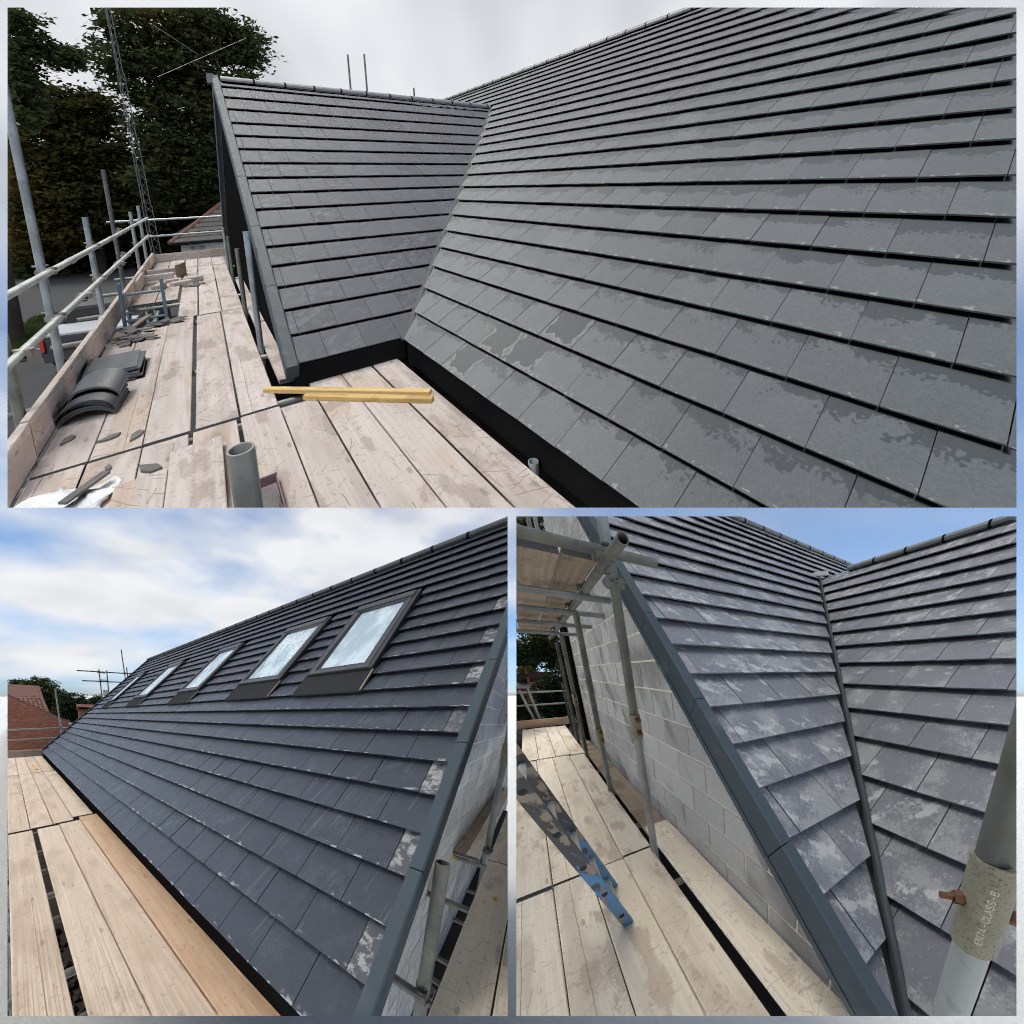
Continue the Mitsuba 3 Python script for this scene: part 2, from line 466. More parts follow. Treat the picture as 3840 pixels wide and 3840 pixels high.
def slate_lime(dust, lo=.50, hi=.535):
    def fn(p, n, uv):                         # third site: purple grey with pale lime bloom, crusted and flaked
        cu, cv, u, v = cells(uv)
        r, r2 = cell_rand(cu, cv, 3), cell_rand(cu, cv, 9)
        c = mix((.120, .125, .146), (.150, .155, .176), r * .6 + .6 * (fbm(u * 80, v * 80, cu, 3) - .3))
        big = fbm(u * 7 + cu * 3, v * 7 + cv * 5, 4.0, 5)
        fine = noise(u * 230, v * 230, cu) * .5 + noise(u * 90, v * 90, cv) * .5
        edge = dr.maximum(smoothstep(.06, .0, u), smoothstep(.05, .0, v)) * .07
        amount = (r2 - .5) * .26 + dust
        m = big + edge + amount
        bloom = smoothstep(.42, .68, m + (fine - .5) * .42)
        c = mix(c, mi.Color3f(.245, .250, .260), bloom * .75)
        c = mix(c, mi.Color3f(.40, .405, .41), smoothstep(.58, .76, fbm(u * 16 + v * 9 + cu, v * 13 - u * 5 + cv, 9.0, 4) + amount * .7 + (fine - .5) * .2) * .65)
        speck = smoothstep(.84, .90, noise(u * 120 + cu, v * 120, 3.0))
        c = mix(c, mi.Color3f(.30, .31, .33), speck * .5)
        return dr.select(v > 1.2, mi.Color3f(.125, .13, .15) * (0.7 + 0.6 * noise(u * 60, cu, v * 300)), c)
    return fn


def strokes(a, c, k, seed, half, width, chance, spread=3.0):
    """Short straight scratches, one to a cell, each at its own angle."""
    out = mi.Float(0)
    for o in (0.0, 0.5):
        x, y = a * k + o, c * k + o
        cx, cy = dr.floor(x), dr.floor(y)
        t = (cell_rand(cx, cy, seed + o * 2) - .5) * spread
        lx, ly = x - cx - .5 + (cell_rand(cx, cy, seed + 3) - .5) * .5, y - cy - .5 + (cell_rand(cx, cy, seed + 4) - .5) * .5
        along, off = lx * dr.cos(t) + ly * dr.sin(t), dr.abs(ly * dr.cos(t) - lx * dr.sin(t) + .02 * dr.sin(lx * 9))
        h = half * (.4 + .6 * cell_rand(cx, cy, seed + 6))
        out = dr.maximum(out, smoothstep(width, width * .3, off) * smoothstep(h, h * .7, dr.abs(along)) * dr.select(cell_rand(cx, cy, seed + 5) < chance, 1.0, 0.0))
    return out


fine_bump = lambda p, n, uv: fbm(uv.x * 70, uv.y * 70, 0.0, 2)
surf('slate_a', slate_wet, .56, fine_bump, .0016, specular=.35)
surf('slate_a_patch', slate_patch, .56, specular=.35)
surf('slate_wing', slate_wing, .62, lambda p, n, uv: fbm(uv.x * 30, uv.y * 45, 0.0, 3), .003, specular=.28)
surf('slate_b', slate_dark, .42, lambda p, n, uv: fbm(uv.x * 60, uv.y * 60, 0.0, 2), .0016)
surf('slate_b_dusty', slate_dusty, .7, lambda p, n, uv: fbm(uv.x * 60, uv.y * 60, 0.0, 2), .003)
surf('slate_c', slate_lime(-.075), .44, lambda p, n, uv: fbm(uv.x * 60, uv.y * 60, 0.0, 2), .0016)
surf('slate_c_left', slate_lime(-.035), .46, lambda p, n, uv: fbm(uv.x * 60, uv.y * 60, 0.0, 2), .0016)


def wood(lo, hi, dirt, scratch, seed, knots=.5, wear=.45):
    def fn(p, n, uv):
        i = dr.floor(uv.x / 10)
        a, c = uv.x - 10 * i, uv.y
        r, r2 = cell_rand(i, seed), cell_rand(i, seed, 5)
        bend = .05 * noise(a * .7, i) + .02 * noise(a * 2.2, c * 6, i)
        rings = noise((c + bend) * 85, a * .6, i) * .6 + noise((c + bend * 1.5) * 210, a * 1.2, i + 7) * .4
        arch = dr.sin((c - .11) * (c - .11) * 900 + a * 9 + 5 * noise(a * .8, c * 5, i))
        g = rings + .16 * arch * smoothstep(.45, .7, noise(a * .5, i, 3.0))
        t = dr.clip(.25 + .5 * (r - .3) + .75 * (g - .38), 0, 1)
        col = mix(lo, hi, t)
        blot = fbm(a * 2.1, c * 7, i, 3)
        col = mix(col, mi.Color3f(*dirt), smoothstep(.52, .74, blot) * (.25 + .4 * r2))
        kx, ky, kr = voronoi(a * 1.6 + r * 9, c * 4.4 + i)
        col = mix(col, mi.Color3f(dirt[0] * .55, dirt[1] * .48, dirt[2] * .42), smoothstep(.06, .035, kx) * knots * smoothstep(.4, .5, kr))
        if scratch:
            m = smoothstep(.40, .62, noise(a * 1.5, c * 5, i + 9))
            sc = dr.maximum(strokes(a, c + i * .37, 5.0, 11, .48, .017, .75 * m), dr.maximum(strokes(a, c + i * .61, 9.0, 21, .48, .022, .65 * m), strokes(a, c + i * .11, 3.1, 31, .49, .010, .6 * m)))
            col = mix(col, mi.Color3f(.20, .13, .085), sc * scratch)
            col = mix(col, mi.Color3f(.45, .27, .13), smoothstep(.60, .72, fbm(a * 1.4, c * 4, i + 4, 3)) * .35 * scratch)
        muck = fbm(a * 3.3 + 9, c * 9, i + 2, 4)
        col = mix(col, mi.Color3f(dirt[0] * .75, dirt[1] * .68, dirt[2] * .62), smoothstep(.60, .72, muck + (noise(a * 120, c * 120, i) - .5) * .10) * wear)
        crack = dr.abs(c - (.05 + .12 * r) - .006 * noise(a * 3, i) - .003 * noise(a * 17, i))
        col = mix(col, mi.Color3f(dirt[0] * .4, dirt[1] * .36, dirt[2] * .32), smoothstep(.0022, .0008, crack) * dr.select(r2 > .45, 1.0, 0.0) * smoothstep(.45, .55, noise(a * .8, i, 5.0)) * .8)
        speck = smoothstep(.84, .9, noise(a * 60, c * 60, i))
        col = dr.select(c > 2, mi.Color3f(.075, .08, .085), col)              # the galvanised band round a board's end
        return mix(col, mi.Color3f(dirt[0] * .6, dirt[1] * .6, dirt[2] * .6), speck * .35)
    return fn


def wood_bump(p, n, uv):
    i = dr.floor(uv.x / 10)
    a, c = uv.x - 10 * i, uv.y
    return noise(c * 160 + noise(a * .7, i) * 8, a * 1.5, i) * .6 + fbm(a * 14, c * 22, i, 2) * .8


surf('board_a', wood((.48, .40, .355), (.64, .555, .50), (.31, .245, .21), .8, 1), .8, wood_bump, .004)
surf('board_b', wood((.52, .405, .305), (.68, .565, .455), (.40, .295, .215), 0, 2, wear=.2), .75, wood_bump, .003)
surf('board_b_new', wood((.50, .33, .21), (.62, .43, .30), (.42, .25, .14), 0, 3, wear=.15), .7, wood_bump, .0025)
surf('board_c', wood((.66, .57, .455), (.80, .715, .595), (.47, .385, .30), .3, 4, wear=.5), .8, wood_bump, .003)
surf('board_old', wood((.20, .155, .11), (.34, .275, .205), (.10, .075, .055), .3, 5), .85, wood_bump, .004)
surf('batten', wood((.55, .34, .10), (.74, .51, .20), (.42, .24, .07), 0, 6, .2), .7, wood_bump, .002)


def steel(a, b, rust=0.0, green=0.0):
    def fn(p, n, uv):
        f = fbm(p.x * 7, p.y * 7, p.z * 7, 4)
        c = mix(a, b, smoothstep(.3, .7, f))
        c = mix(c, mi.Color3f(a[0] * .55, a[1] * .55, a[2] * .55), smoothstep(.62, .7, fbm(p.x * 31, p.y * 31, p.z * 31, 3)) * .3)
        if rust: c = mix(c, mi.Color3f(.16, .07, .03), smoothstep(.58, .7, fbm(p.x * 11 + 4, p.y * 11, p.z * 11, 4)) * rust)
        if green: c = mix(c, mi.Color3f(.13, .16, .09), smoothstep(.42, .62, fbm(p.x * 3 + 8, p.y * 3, p.z * 3, 4)) * green)
        return c
    return fn


surf('steel', steel((.24, .26, .265), (.34, .365, .37)), .45, metallic=.6)
surf('steel_pale', steel((.36, .38, .36), (.47, .49, .46)), .45, metallic=.5)
surf('steel_dark', steel((.085, .09, .085), (.15, .155, .15)), .5, metallic=.5)
surf('steel_mid', steel((.13, .135, .125), (.22, .22, .20), .2, .3), .48, metallic=.45)
surf('coupler', steel((.20, .18, .15), (.34, .31, .27), .7), .55, metallic=.5)
surf('rusty', (.17, .075, .04), .7, metallic=.3)
surf('sleeve', lambda p, n, uv: mix(mix((.235, .215, .15), (.33, .305, .225), fbm(p.x * 30, p.y * 30, p.z * 30, 4)), (.075, .07, .05), smoothstep(.58, .70, fbm(p.x * 420, p.y * 420, p.z * 420, 3)) * .8), .6, metallic=.25)
surf('tube_grey', lambda p, n, uv: mix(mix((.34, .37, .36), (.42, .45, .43), fbm(p.x * 12, p.y * 12, p.z * 4, 4)), (.24, .26, .25), smoothstep(.6, .75, fbm(p.x * 40, p.y * 40, p.z * 14, 4)) * .5), .5, metallic=.35)
surf('letters', (.56, .54, .45), .6)
surf('verge', lambda p, n, uv: mix(mix((.034, .049, .062), (.052, .070, .084), fbm(p.x * 2, p.y * 2, p.z * 2, 4)), (.14, .145, .135), smoothstep(.60, .78, fbm(p.x * 4 + 3, p.y * 4, p.z * 9, 4)) * .35), .62, specular=.3)
surf('ridge', lambda p, n, uv: mix((.15, .155, .16), (.21, .215, .215), fbm(p.x * 9, p.y * 9, p.z * 9, 4)), .55)
surf('ridge_b', lambda p, n, uv: mix((.06, .065, .07), (.10, .105, .11), fbm(p.x * 9, p.y * 9, p.z * 9, 4)), .55)
bsdf('black', type='twosided', bsdf={'type': 'diffuse', 'reflectance': rgb(.012, .012, .014)})
bsdf('membrane', type='twosided', bsdf={'type': 'diffuse', 'reflectance': mikit.proc(lambda p, n, uv: mix((.007, .007, .008), (.015, .014, .014), fbm(p.x * 3, p.y * 3, p.z * 3, 3)))})
surf('block', lambda p, n, uv: mix(mix(mix((.32, .32, .315), (.43, .43, .42), cell_rand(dr.floor(uv.x / 10))), (.15, .145, .135), smoothstep(.56, .72, fbm(p.x * 3.5, p.y * 3.5, p.z * 2, 4)) * .7),
                                       (.11, .105, .10), smoothstep(.70, .84, noise(p.x * 160, p.y * 160, p.z * 160)) * .55), .9, lambda p, n, uv: fbm(p.x * 40, p.y * 40, p.z * 40, 3), .014)
surf('mortar', lambda p, n, uv: mix((.64, .57, .46), (.76, .69, .57), fbm(p.x * 20, p.y * 20, p.z * 20, 3)), .9)
surf('white', (.78, .79, .79), .5)
surf('trough', lambda p, n, uv: mix((.03, .037, .042), (.055, .065, .072), fbm(p.x * 6, p.y * 6, p.z * 6, 3)), .6, specular=.25)
surf('frame', lambda p, n, uv: mix((.032, .032, .034), (.048, .048, .050), fbm(p.x * 5, p.y * 5, p.z * 5, 3)), .4)
surf('lead', (.045, .045, .049), .75, specular=.25)
surf('film', lambda p, n, uv: mix((.30, .38, .43), (.50, .58, .62), smoothstep(.35, .7, fbm(p.x * 5, p.y * 5, p.z * 5, 5))), .16,
     lambda p, n, uv: fbm(p.x * 9 + p.z * 4, p.y * 9, p.z * 14, 4), .03)
surf('asphalt', lambda p, n, uv: mix((.028, .028, .029), (.048, .047, .047), fbm(p.x * .8, p.y * .8, p.z * .8, 5)), .9)
surf('soil', lambda p, n, uv: mix((.022, .016, .012), (.06, .045, .035), fbm(p.x * 3, p.y * 3, p.z * 3, 5)), .95)
surf('pale_ground', lambda p, n, uv: mix((.50, .50, .495), (.58, .58, .57), fbm(p.x * .3, p.y * .3, 0.0, 4)), .9)
surf('brick', lambda p, n, uv: mix((.36, .115, .065), (.48, .18, .10), cell_rand(dr.floor(uv.x / 10))), .9)
surf('brick_mortar', (.33, .25, .20), .9)
surf('brown_tile', lambda p, n, uv: mix((.15, .075, .06), (.25, .125, .10), cell_rand(dr.floor(uv.x / 10))), .85)
surf('grey_tile', lambda p, n, uv: mix((.06, .055, .05), (.14, .12, .10), fbm(p.x * 3, p.y * 3, p.z * 3, 4)), .85)
surf('terracotta', (.17, .065, .045), .85)
surf('render_wall', (.55, .56, .56), .85)
surf('bark', lambda p, n, uv: mix((.018, .014, .011), (.05, .04, .03), fbm(p.x * 5, p.y * 5, p.z * 2, 4)), .95)


def leaf(name, lo, hi, alt, amount, grain=1.0):
    c = mikit.proc(lambda p, n, uv: mix(mix(lo, hi, cell_rand(p.x * 3 * grain, p.y * 3 * grain, p.z * 3 * grain)), alt, smoothstep(.55, .7, fbm(p.x * .35 * grain, p.y * .35 * grain, p.z * .35 * grain, 3)) * amount))
    d = dict(type='principledthin', base_color=c, roughness=.6, diff_trans=.5)
    if grain != 1.0: return d
    SPEC[name] = (leaf, (lo, hi, alt, amount), {})
    bsdf(name, **d)


leaf('leaf_dark', (.030, .042, .019), (.078, .095, .038), (.10, .08, .028), .7)
leaf('leaf_olive', (.040, .042, .016), (.085, .080, .028), (.12, .085, .026), .8)
leaf('leaf_green', (.038, .055, .020), (.085, .105, .038), (.12, .10, .035), .6)
leaf('leaf_rust', (.12, .07, .02), (.19, .115, .03), (.10, .08, .02), .5)
leaf('leaf_conifer', (.022, .036, .018), (.05, .07, .032), (.05, .06, .03), .3)
surf('hill_green', lambda p, n, uv: mix((.05, .065, .05), (.085, .10, .085), fbm(p.x * .2, p.y * .2, p.z * .4, 4)), .95)
surf('car_paint', (.020, .021, .024), .35, clearcoat=.4, metallic=.2)
surf('car_cover', (.42, .43, .45), .4, metallic=.3)
surf('car_glass', (.010, .011, .013), .12)
surf('rubber', (.014, .014, .014), .8)
surf('red_lens', (.42, .02, .015), .3)
surf('plate', (.62, .44, .03), .5)
surf('plate_ink', (.012, .012, .012), .6)
surf('blue_paint', lambda p, n, uv: mix(mix(mix((.055, .17, .33), (.09, .23, .40), fbm(p.x * 6, p.y * 6, p.z * 6, 3)), (.05, .05, .05), smoothstep(.50, .60, uv.x - .30 + .6 * fbm(uv.x * 14, uv.y * 30, 1.0, 6))),
                                             (.26, .205, .155), smoothstep(.57, .66, fbm(uv.x * 13, uv.y * 22 + 2, 4.0, 6))), .6, lambda p, n, uv: smoothstep(.58, .65, fbm(uv.x * 13, uv.y * 22 + 2, 4.0, 6)), .006)
surf('ladder_blue', lambda p, n, uv: mix((.055, .10, .13), (.12, .18, .22), fbm(p.x * 9, p.y * 9, p.z * 9, 3)), .5)
surf('tile_grey', lambda p, n, uv: mix((.055, .06, .066), (.085, .09, .097), fbm(p.x * 14, p.y * 14, p.z * 14, 4)), .42)
surf('tile_dark', lambda p, n, uv: mix((.030, .031, .034), (.055, .056, .06), fbm(p.x * 12, p.y * 12, p.z * 12, 4)), .42)
surf('chip', lambda p, n, uv: mix((.085, .08, .08), (.20, .18, .165), fbm(p.x * 12, p.y * 12, p.z * 12, 3)), .85)
surf('sack', (.74, .73, .71), .6)
surf('maroon', (.115, .05, .065), .5)
surf('yellow', (.62, .42, .04), .6)

# ================================================================ the open yard that the sites stand in
gk = thing('yard_ground', kind='structure')
scene[gk] = mikit.ply((np.array([[-40000, -40000, 0], [40000, -40000, 0], [40000, 40000, 0], [-40000, 40000, 0.]]), np.array([[0, 1, 2], [0, 2, 3]])), 'pale_ground')

# ================================================================ FIRST SITE
# ---- main house and its slates
H = thing('house', 'large house with a long grey slate roof and damp stained slates, beside the cross wing', 'house')
roof = H + '__roof'
SX = V3(0, -.8077, .5896); nM = V3(0, .5896, .8077); baseM = -1.75 * nM
rowsM = [.243, .49, .744, 1.001, 1.26, 1.512, 1.785, 2.065, 2.357, 2.651] + [2.651 + .294 * k for k in range(1, 15)]
vb, vt = V3(3.355, -1.23, -1.269), V3(7.829, -5.12, 1.57)
vdir = unit(vt - vb)
cutM = np.cross(vdir, nM); cutM = cutM if cutM @ (V3(1, -2, 0) - vb) > 0 else -cutM
onM = lambda x, s, n=0.0: baseM + x * XX + s * SX + n * nM
topM = 7.02
SPECIAL = [(0, 2.397, 'slate_a_patch'), (1, 2.317, 'slate_a_patch'), (1, 1.998, 'slate_a_patch'), (2, 1.861, 'slate_a_patch')]
A.put(roof, join([prism([onM(-1, .25, -.075), onM(3.36, .25, -.075), onM(7.83, 5.06, -.075), onM(13, 5.06, -.075), onM(13, topM, -.075), onM(-1, topM, -.075)], -nM * .06)]), 'membrane')
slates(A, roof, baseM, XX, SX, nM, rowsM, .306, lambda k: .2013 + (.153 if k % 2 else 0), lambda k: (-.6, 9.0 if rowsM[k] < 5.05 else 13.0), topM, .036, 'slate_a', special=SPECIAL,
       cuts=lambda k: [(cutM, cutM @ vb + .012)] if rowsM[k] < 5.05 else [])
for k in range(31):
    x = -.4 + k * .45
    p0, p1 = onM(x, topM, -.03), onM(x + .435, topM, -.03)
    prof = [(.115 * math.cos(a), .075 * math.sin(a)) for a in np.linspace(-.35, math.pi + .35, 10)]
    A.put(partname(H, 'ridge_tile'), sweep(prof, p0, p1, YY, UP), 'ridge')
    A.put(partname(H, 'ridge_union'), sweep([(a * 1.03, b * 1.05) for a, b in prof], onM(x + .43, topM, -.03), onM(x + .455, topM, -.03), YY, UP), 'black')
A.put(H + '__fascia', box((-1, -1.30, -1.50), (3.47, -1.272, -1.305)), 'membrane')
A.put(H + '__wall', box((-1, -1.42, -4.2), (3.6, -1.36, -1.30)), 'membrane')
A.put(H + '__valley_trough', sweep(rect(.05, .02, .006, -.025, -.03), vb, vt + vdir * .1, unit(np.cross(vdir, UP)), unit(np.cross(unit(np.cross(vdir, UP)), vdir)) * 1), 'trough')

# ---- the cross wing
G = thing('gable_wing', 'slate roofed cross wing with a dark gable end, joining the big damp stained roof', 'house')
roof = G + '__roof'
ph = math.atan2(.536, .844)
SYa = V3(.8442, 0, .536); nD = V3(-.536, 0, .8442); baseD = -2.869 * nD
rowsD = [2.165, 2.451, 2.729, 3.006, 3.288, 3.566, 3.867, 4.181, 4.49, 4.798, 5.124, 5.458, 5.799, 6.157, 6.567, 6.958, 7.33]
onD = lambda y, s, n=0.0: baseD + y * YY + s * SYa + n * nD
cutD = np.cross(vdir, nD); cutD = cutD if cutD @ (V3(5, -.6, .1) - vb) > 0 else -cutD
topD = 7.56
A.put(roof, prism([onD(-.44, 2.17, -.075), onD(-1.28, 2.17, -.075), onD(-5.1, 7.45, -.075), onD(-.44, topD, -.075)], -nD * .05), 'membrane', cuts=[(cutD, cutD @ vb + .02)])
slates(A, roof, baseD, -YY, SYa, nD, rowsD, .2865, lambda k: .644 - .143 * (k % 2), lambda k: (.443, 6.0), topD, .036, 'slate_wing', cuts=lambda k: [(cutD, cutD @ vb + .012)])
prof = [(.10 * math.cos(a), .065 * math.sin(a)) for a in np.linspace(-.3, math.pi + .3, 10)]
for k in range(12):
    y = -.46 - k * .42
    if y < -5.1: break
    A.put(partname(G, 'ridge_tile'), sweep(prof, onD(y, topD, -.02), onD(max(y - .405, -5.15), topD, -.02), XX, UP), 'ridge')
    A.put(partname(G, 'ridge_union'), sweep([(a * 1.03, b * 1.05) for a, b in prof], onD(y - .40, topD, -.02), onD(y - .425, topD, -.02), XX, UP), 'black')
A.put(G + '__ridge_cap', box(onD(-.30, topD, -.0) + V3(-.05, -.08, -.07), onD(-.30, topD, 0) + V3(.05, .0, .06), .012), 'ridge')
vs = [2.13, 3.0, 3.85, 4.77, 5.78, 6.8, 7.58]
for a, b in zip(vs[:-1], vs[1:]):
    A.put(partname(G, 'verge_trim'), sweep(rect(.085, .15, .008, -.005, -.125), onD(-.36, a), onD(-.36, b - .006), -YY, nD), 'verge')
far_up, far_dn = V3(7.93, -.44, 1.60), V3(12.35, -.44, -1.28)
A.put(partname(G, 'verge_trim'), sweep(rect(.08, .14, .008, 0, -.12), far_up - YY * -.08, far_dn - YY * -.08, -YY, unit(np.cross(unit(far_dn - far_up), YY)) * -1), 'verge')
A.put(G + '__gable_wall', prism([(3.42, -.47, -1.36), (7.93, -.47, 1.50), (12.2, -.47, -1.30), (12.2, -.47, -4.2), (3.42, -.47, -4.2)], (0, .04, 0)), 'membrane')
A.put(G + '__fascia', box((3.395, -.41, -1.47), (3.42, -1.26, -1.285)), 'membrane')
A.put(G + '__soffit', box((3.43, -.43, -1.50), (3.48, -1.30, -4.2)), 'membrane')
A.put(G + '__downpipe', tube((3.36, -1.30, -1.27), (3.36, -1.30, -1.6), .035, 14), 'black', smooth=40)

# ---- scaffold
S = thing('scaffold', 'steel tube scaffold with pinkish scratched boards and guard rails, beside the cross wing', 'scaffold')
Z0 = -1.45
for y0, y1, x0, x1 in [(.86, .655, .4, 3.155), (.65, .428, .4, 3.155), (.424, .216, .4, 3.155), (.19, -.03, .4, 3.155),
                       (.86, .648, 3.18, 6.13), (.643, .425, 3.18, 6.15), (.42, .203, 3.19, 6.24), (.176, -.045, 3.18, 6.22), (-.058, -.272, 3.2, 6.24),
                       (.35, .165, 6.27, 10.4), (.15, -.068, 6.26, 10.4), (-.078, -.285, 6.27, 10.4), (.85, .62, 7.42, 10.4), (.612, .385, 7.42, 10.4),
                       (.85, .62, 10.44, 11.68), (.612, .385, 10.44, 11.68), (.35, .165, 10.43, 11.68), (.15, -.068, 10.44, 11.68), (-.078, -.285, 10.43, 11.6),
                       (-.055, -.275, .3, 3.16), (-.284, -.495, .3, 3.11), (-.503, -.728, .3, 3.41), (-.738, -.965, .3, 3.44), (-.98, -1.185, .3, 3.50),
                       (-.33, -.46, 3.6, 5.4), (-.33, -.46, 5.46, 8.4)]:
    zz = Z0 + (-.012 if x1 < 3.15 and y0 > 0 else 0)
    board(A, S, (x0, y0, zz), (x1, y0 + rnd.uniform(-.006, .006), zz), -YY, y0 - y1)
for x0, x1, h, y in [(.3, 3.37, .235, .868), (3.40, 7.22, .235, .872), (7.2, 11.72, .21, .868)]:
    A.put(partname(S, 'toe_board'), sweep(rect(.038, h, .004), (x0, y, Z0), (x1, y, Z0), YY, UP, u0=10.0 * (70 + x0) + 1), 'board_a')
A.put(partname(S, 'toe_board'), sweep(rect(.038, .17, .004), (11.7, -.34, Z0), (11.7, .90, Z0), XX, UP, u0=801), 'board_a')
A.put(partname(S, 'toe_board'), sweep(rect(.036, .2, .004), (8.2, .83, Z0), (9.0, .83, Z0), YY, UP, u0=811), 'board_a')
for x, y, zt, m in [(3.58, .95, 1.6, 'steel_mid'), (4.51, .95, 1.7, 'steel'), (6.28, .95, -.23, 'steel'), (8.35, 1.0, .34, 'steel_dark'), (9.92, .95, -.31, 'steel'), (11.22, .95, -.24, 'steel'),
                    (9.89, -.31, -.68, 'steel'), (8.48, -.31, -.74, 'steel_mid'), (6.15, -.30, -.69, 'steel_mid'), (4.48, -.30, -.36, 'steel')]:
    pole(A, S, (x, y, -4.2 if y > 0 else -2.6), (x, y, zt), mat=m)
pole(A, S, (1.0, -.01, -2.4), (1.0, -.01, -.525), r=.0248, mat='steel_mid', hollow=.25)
for z, x1 in ((-.55, 12.04), (-.895, 11.72)):
    pole(A, S, (.6, .905, z), (x1, .905, z + .02), mat='steel_pale', name='guard_rail')
pole(A, S, (11.8, 1.5, -.555), (11.8, -.5, -.565), mat='steel', name='guard_rail')
pole(A, S, (11.8, .96, -.905), (11.8, -.5, -.905), mat='steel', name='guard_rail')
for x in (4.51, 6.28, 8.35, 9.92, 11.22):
    for z in (-.54, -.885):
        coupler(A, S, (x, .928, z), UP, XX)
for x in (3.62, 5.35, 7.5):
    coupler(A, S, (x, .905, -.895), XX, UP)
for x, z in ((5.0, -.545), (7.1, -.54)): A.put(partname(S, 'sleeve'), tube((x, .905, z), (x + .18, .905, z), .029, 16), 'steel', smooth=40)
for x in (4.44, 6.2, 3.2, 7.4, 8.9, 10.4): pole(A, S, (x, 1.35 if x != 4.44 else 1.36, Z0 - .075), (x, -1.2 if x < 3.4 else -.43, Z0 - .075), mat='steel_mid', name='transom')
for y in (.60, .25, -.02, -.17): pole(A, S, (3.3, y, Z0 - .13), (11.5, y, Z0 - .13), mat='steel_mid', name='ledger')
pole(A, S, (4.95, 1.0, -1.62), (6.25, .96, -1.30), mat='steel_pale', name='brace')
for x in (3.32, 3.20): pole(A, S, (x, -.15, Z0 - .06), (x, -.75, Z0 - .06), mat='steel_dark', name='transom')
pole(A, S, (3.60, -1.235, -2.3), (3.60, -1.235, -1.46), mat='steel')
pole(A, S, (1.60, -1.228, -2.3), (1.60, -1.228, -1.445), r=.028, mat='steel')
for x, y, zt in ((12, -3.5, 3.42), (12, -3.925, 3.49), (12, -5.26, 2.78)): pole(A, S, (x, y, -1.5), (x, y, zt), mat='steel_mid')

# ladder coming up through the hatch
Ld = thing('access_ladder', 'short blue grey steel ladder top rising through the hatch in the boards', 'ladder')
for y in (.80, .445): A.put(partname(Ld, 'stile'), sweep(rect(.03, .05, .004, -.015, -.025), (6.05, y, -3.6), (6.36, y, -.975), YY, XX), 'ladder_blue')
for k in range(9): A.put(partname(Ld, 'rung'), tube((6.345 - .034 * k, .80, -1.11 - .29 * k), (6.345 - .034 * k, .445, -1.11 - .29 * k), .016, 10), 'ladder_blue', smooth=40)

# ---- loose things lying on the boards
def lone(site, name, label, cat, mesh, mat, group=None, **more):
    k = thing(name, label, cat, group)
    if site.put(k, mesh, mat, **more) is None: del labels[k]
    return k

lone(A, 'timber_batten', 'longer yellow timber batten, the one behind, lying across the board ends by the wing', 'batten', sweep(rect(.05, .03, .002, -.025), (3.46, -.225, Z0 + .002), (2.63, -1.13, Z0 + .002), unit((.74, -.67, 0)), UP, u0=1501), 'batten')
lone(A, 'timber_batten', 'shorter yellow timber batten in front of the longer one on the boards', 'batten', sweep(rect(.052, .034, .002, -.026), (3.15, -.43, Z0 + .002), (2.52, -1.095, Z0 + .002), unit((.73, -.68, 0)), UP, u0=1511), 'batten')
lone(A, 'loose_board', 'short weathered greyish board with a cracked end, lying beside the white sack', 'board', sweep(rect(.2, .036, .004), (1.4, .50, Z0 - .0), (2.74, .485, Z0 - .0), -YY, UP, u0=1521), 'board_a')
lone(A, 'loose_board', 'clean pale board end lying on the deck beside the upright tube stub', 'board', sweep(rect(.225, .036, .004), (1.2, .29, Z0 + .03), (2.86, .275, Z0 + .03), -YY, UP, u0=1531), 'board_a')
pos = {0: 'bottom slate', 1: 'second slate from the bottom', 2: 'third slate from the bottom', 3: 'fourth slate from the bottom', 4: 'top slate'}
for k in range(5):
    dx, dy, ro = rnd.uniform(-.03, .03), rnd.uniform(-.03, .03), rnd.uniform(-.06, .06)
    e = V3(math.cos(ro), math.sin(ro), 0); f = V3(-math.sin(ro), math.cos(ro), 0)
    c = V3(4.63 + dx * (k < 4), .695 + dy * (k < 4), Z0 + .004 + k * .022)
    lone(A, 'loose_slate', pos[k] + ' of the flat grey stack by the toe board', 'slate', sweep(rect(.31, .014, .003, -.155), c - e * .23, c + e * .23, f, UP), 'tile_grey' if k == 4 else 'tile_dark')
arch = [(.135 * math.sin(a) / math.sin(1.2), .125 * math.cos(a)) for a in np.linspace(-1.2, 1.2, 13)]
names = ['bottom tile', 'second tile from the bottom', 'third tile from the bottom', 'fourth tile from the bottom', 'topmost tile']
for k in range(5):
    o = V3(3.77 + (.10 if k == 4 else rnd.uniform(-.015, .015)), .735 + rnd.uniform(-.008, .008) - (.015 if k == 4 else 0), Z0 - .045 + k * .022 + (.022 if k == 4 else 0))
    q = o + V3(.30 if k == 4 else .37, -.03, .02 if k == 4 else .006)
    ms = [prism_strip for prism_strip in ()]
    outer, inner = np.array(arch), np.array(arch) * [1.0, 1.0] - [0, .015]
    V, F = [], []
    n = len(arch)
    for c in (o, q):
        V += [c + YY * a + UP * b for a, b in outer] + [c + YY * a + UP * b for a, b in inner]
    for i in range(n - 1):
        F += [(i, i + 1, 2 * n + i + 1), (i, 2 * n + i + 1, 2 * n + i), (n + i, 3 * n + i + 1, n + i + 1), (n + i, 3 * n + i, 3 * n + i + 1),
              (i, n + i + 1, i + 1), (i, n + i, n + i + 1), (2 * n + i, 2 * n + i + 1, 3 * n + i + 1), (2 * n + i, 3 * n + i + 1, 3 * n + i)]
    for i in (0, n - 1): F += [(i, 2 * n + i, 3 * n + i), (i, 3 * n + i, n + i)]
    lone(A, 'ridge_tile', names[k] + ' of the curved dark tile stack by the toe board', 'tile', (np.array(V), np.array(F)), 'tile_dark' if k < 4 else 'tile_grey', smooth=35)
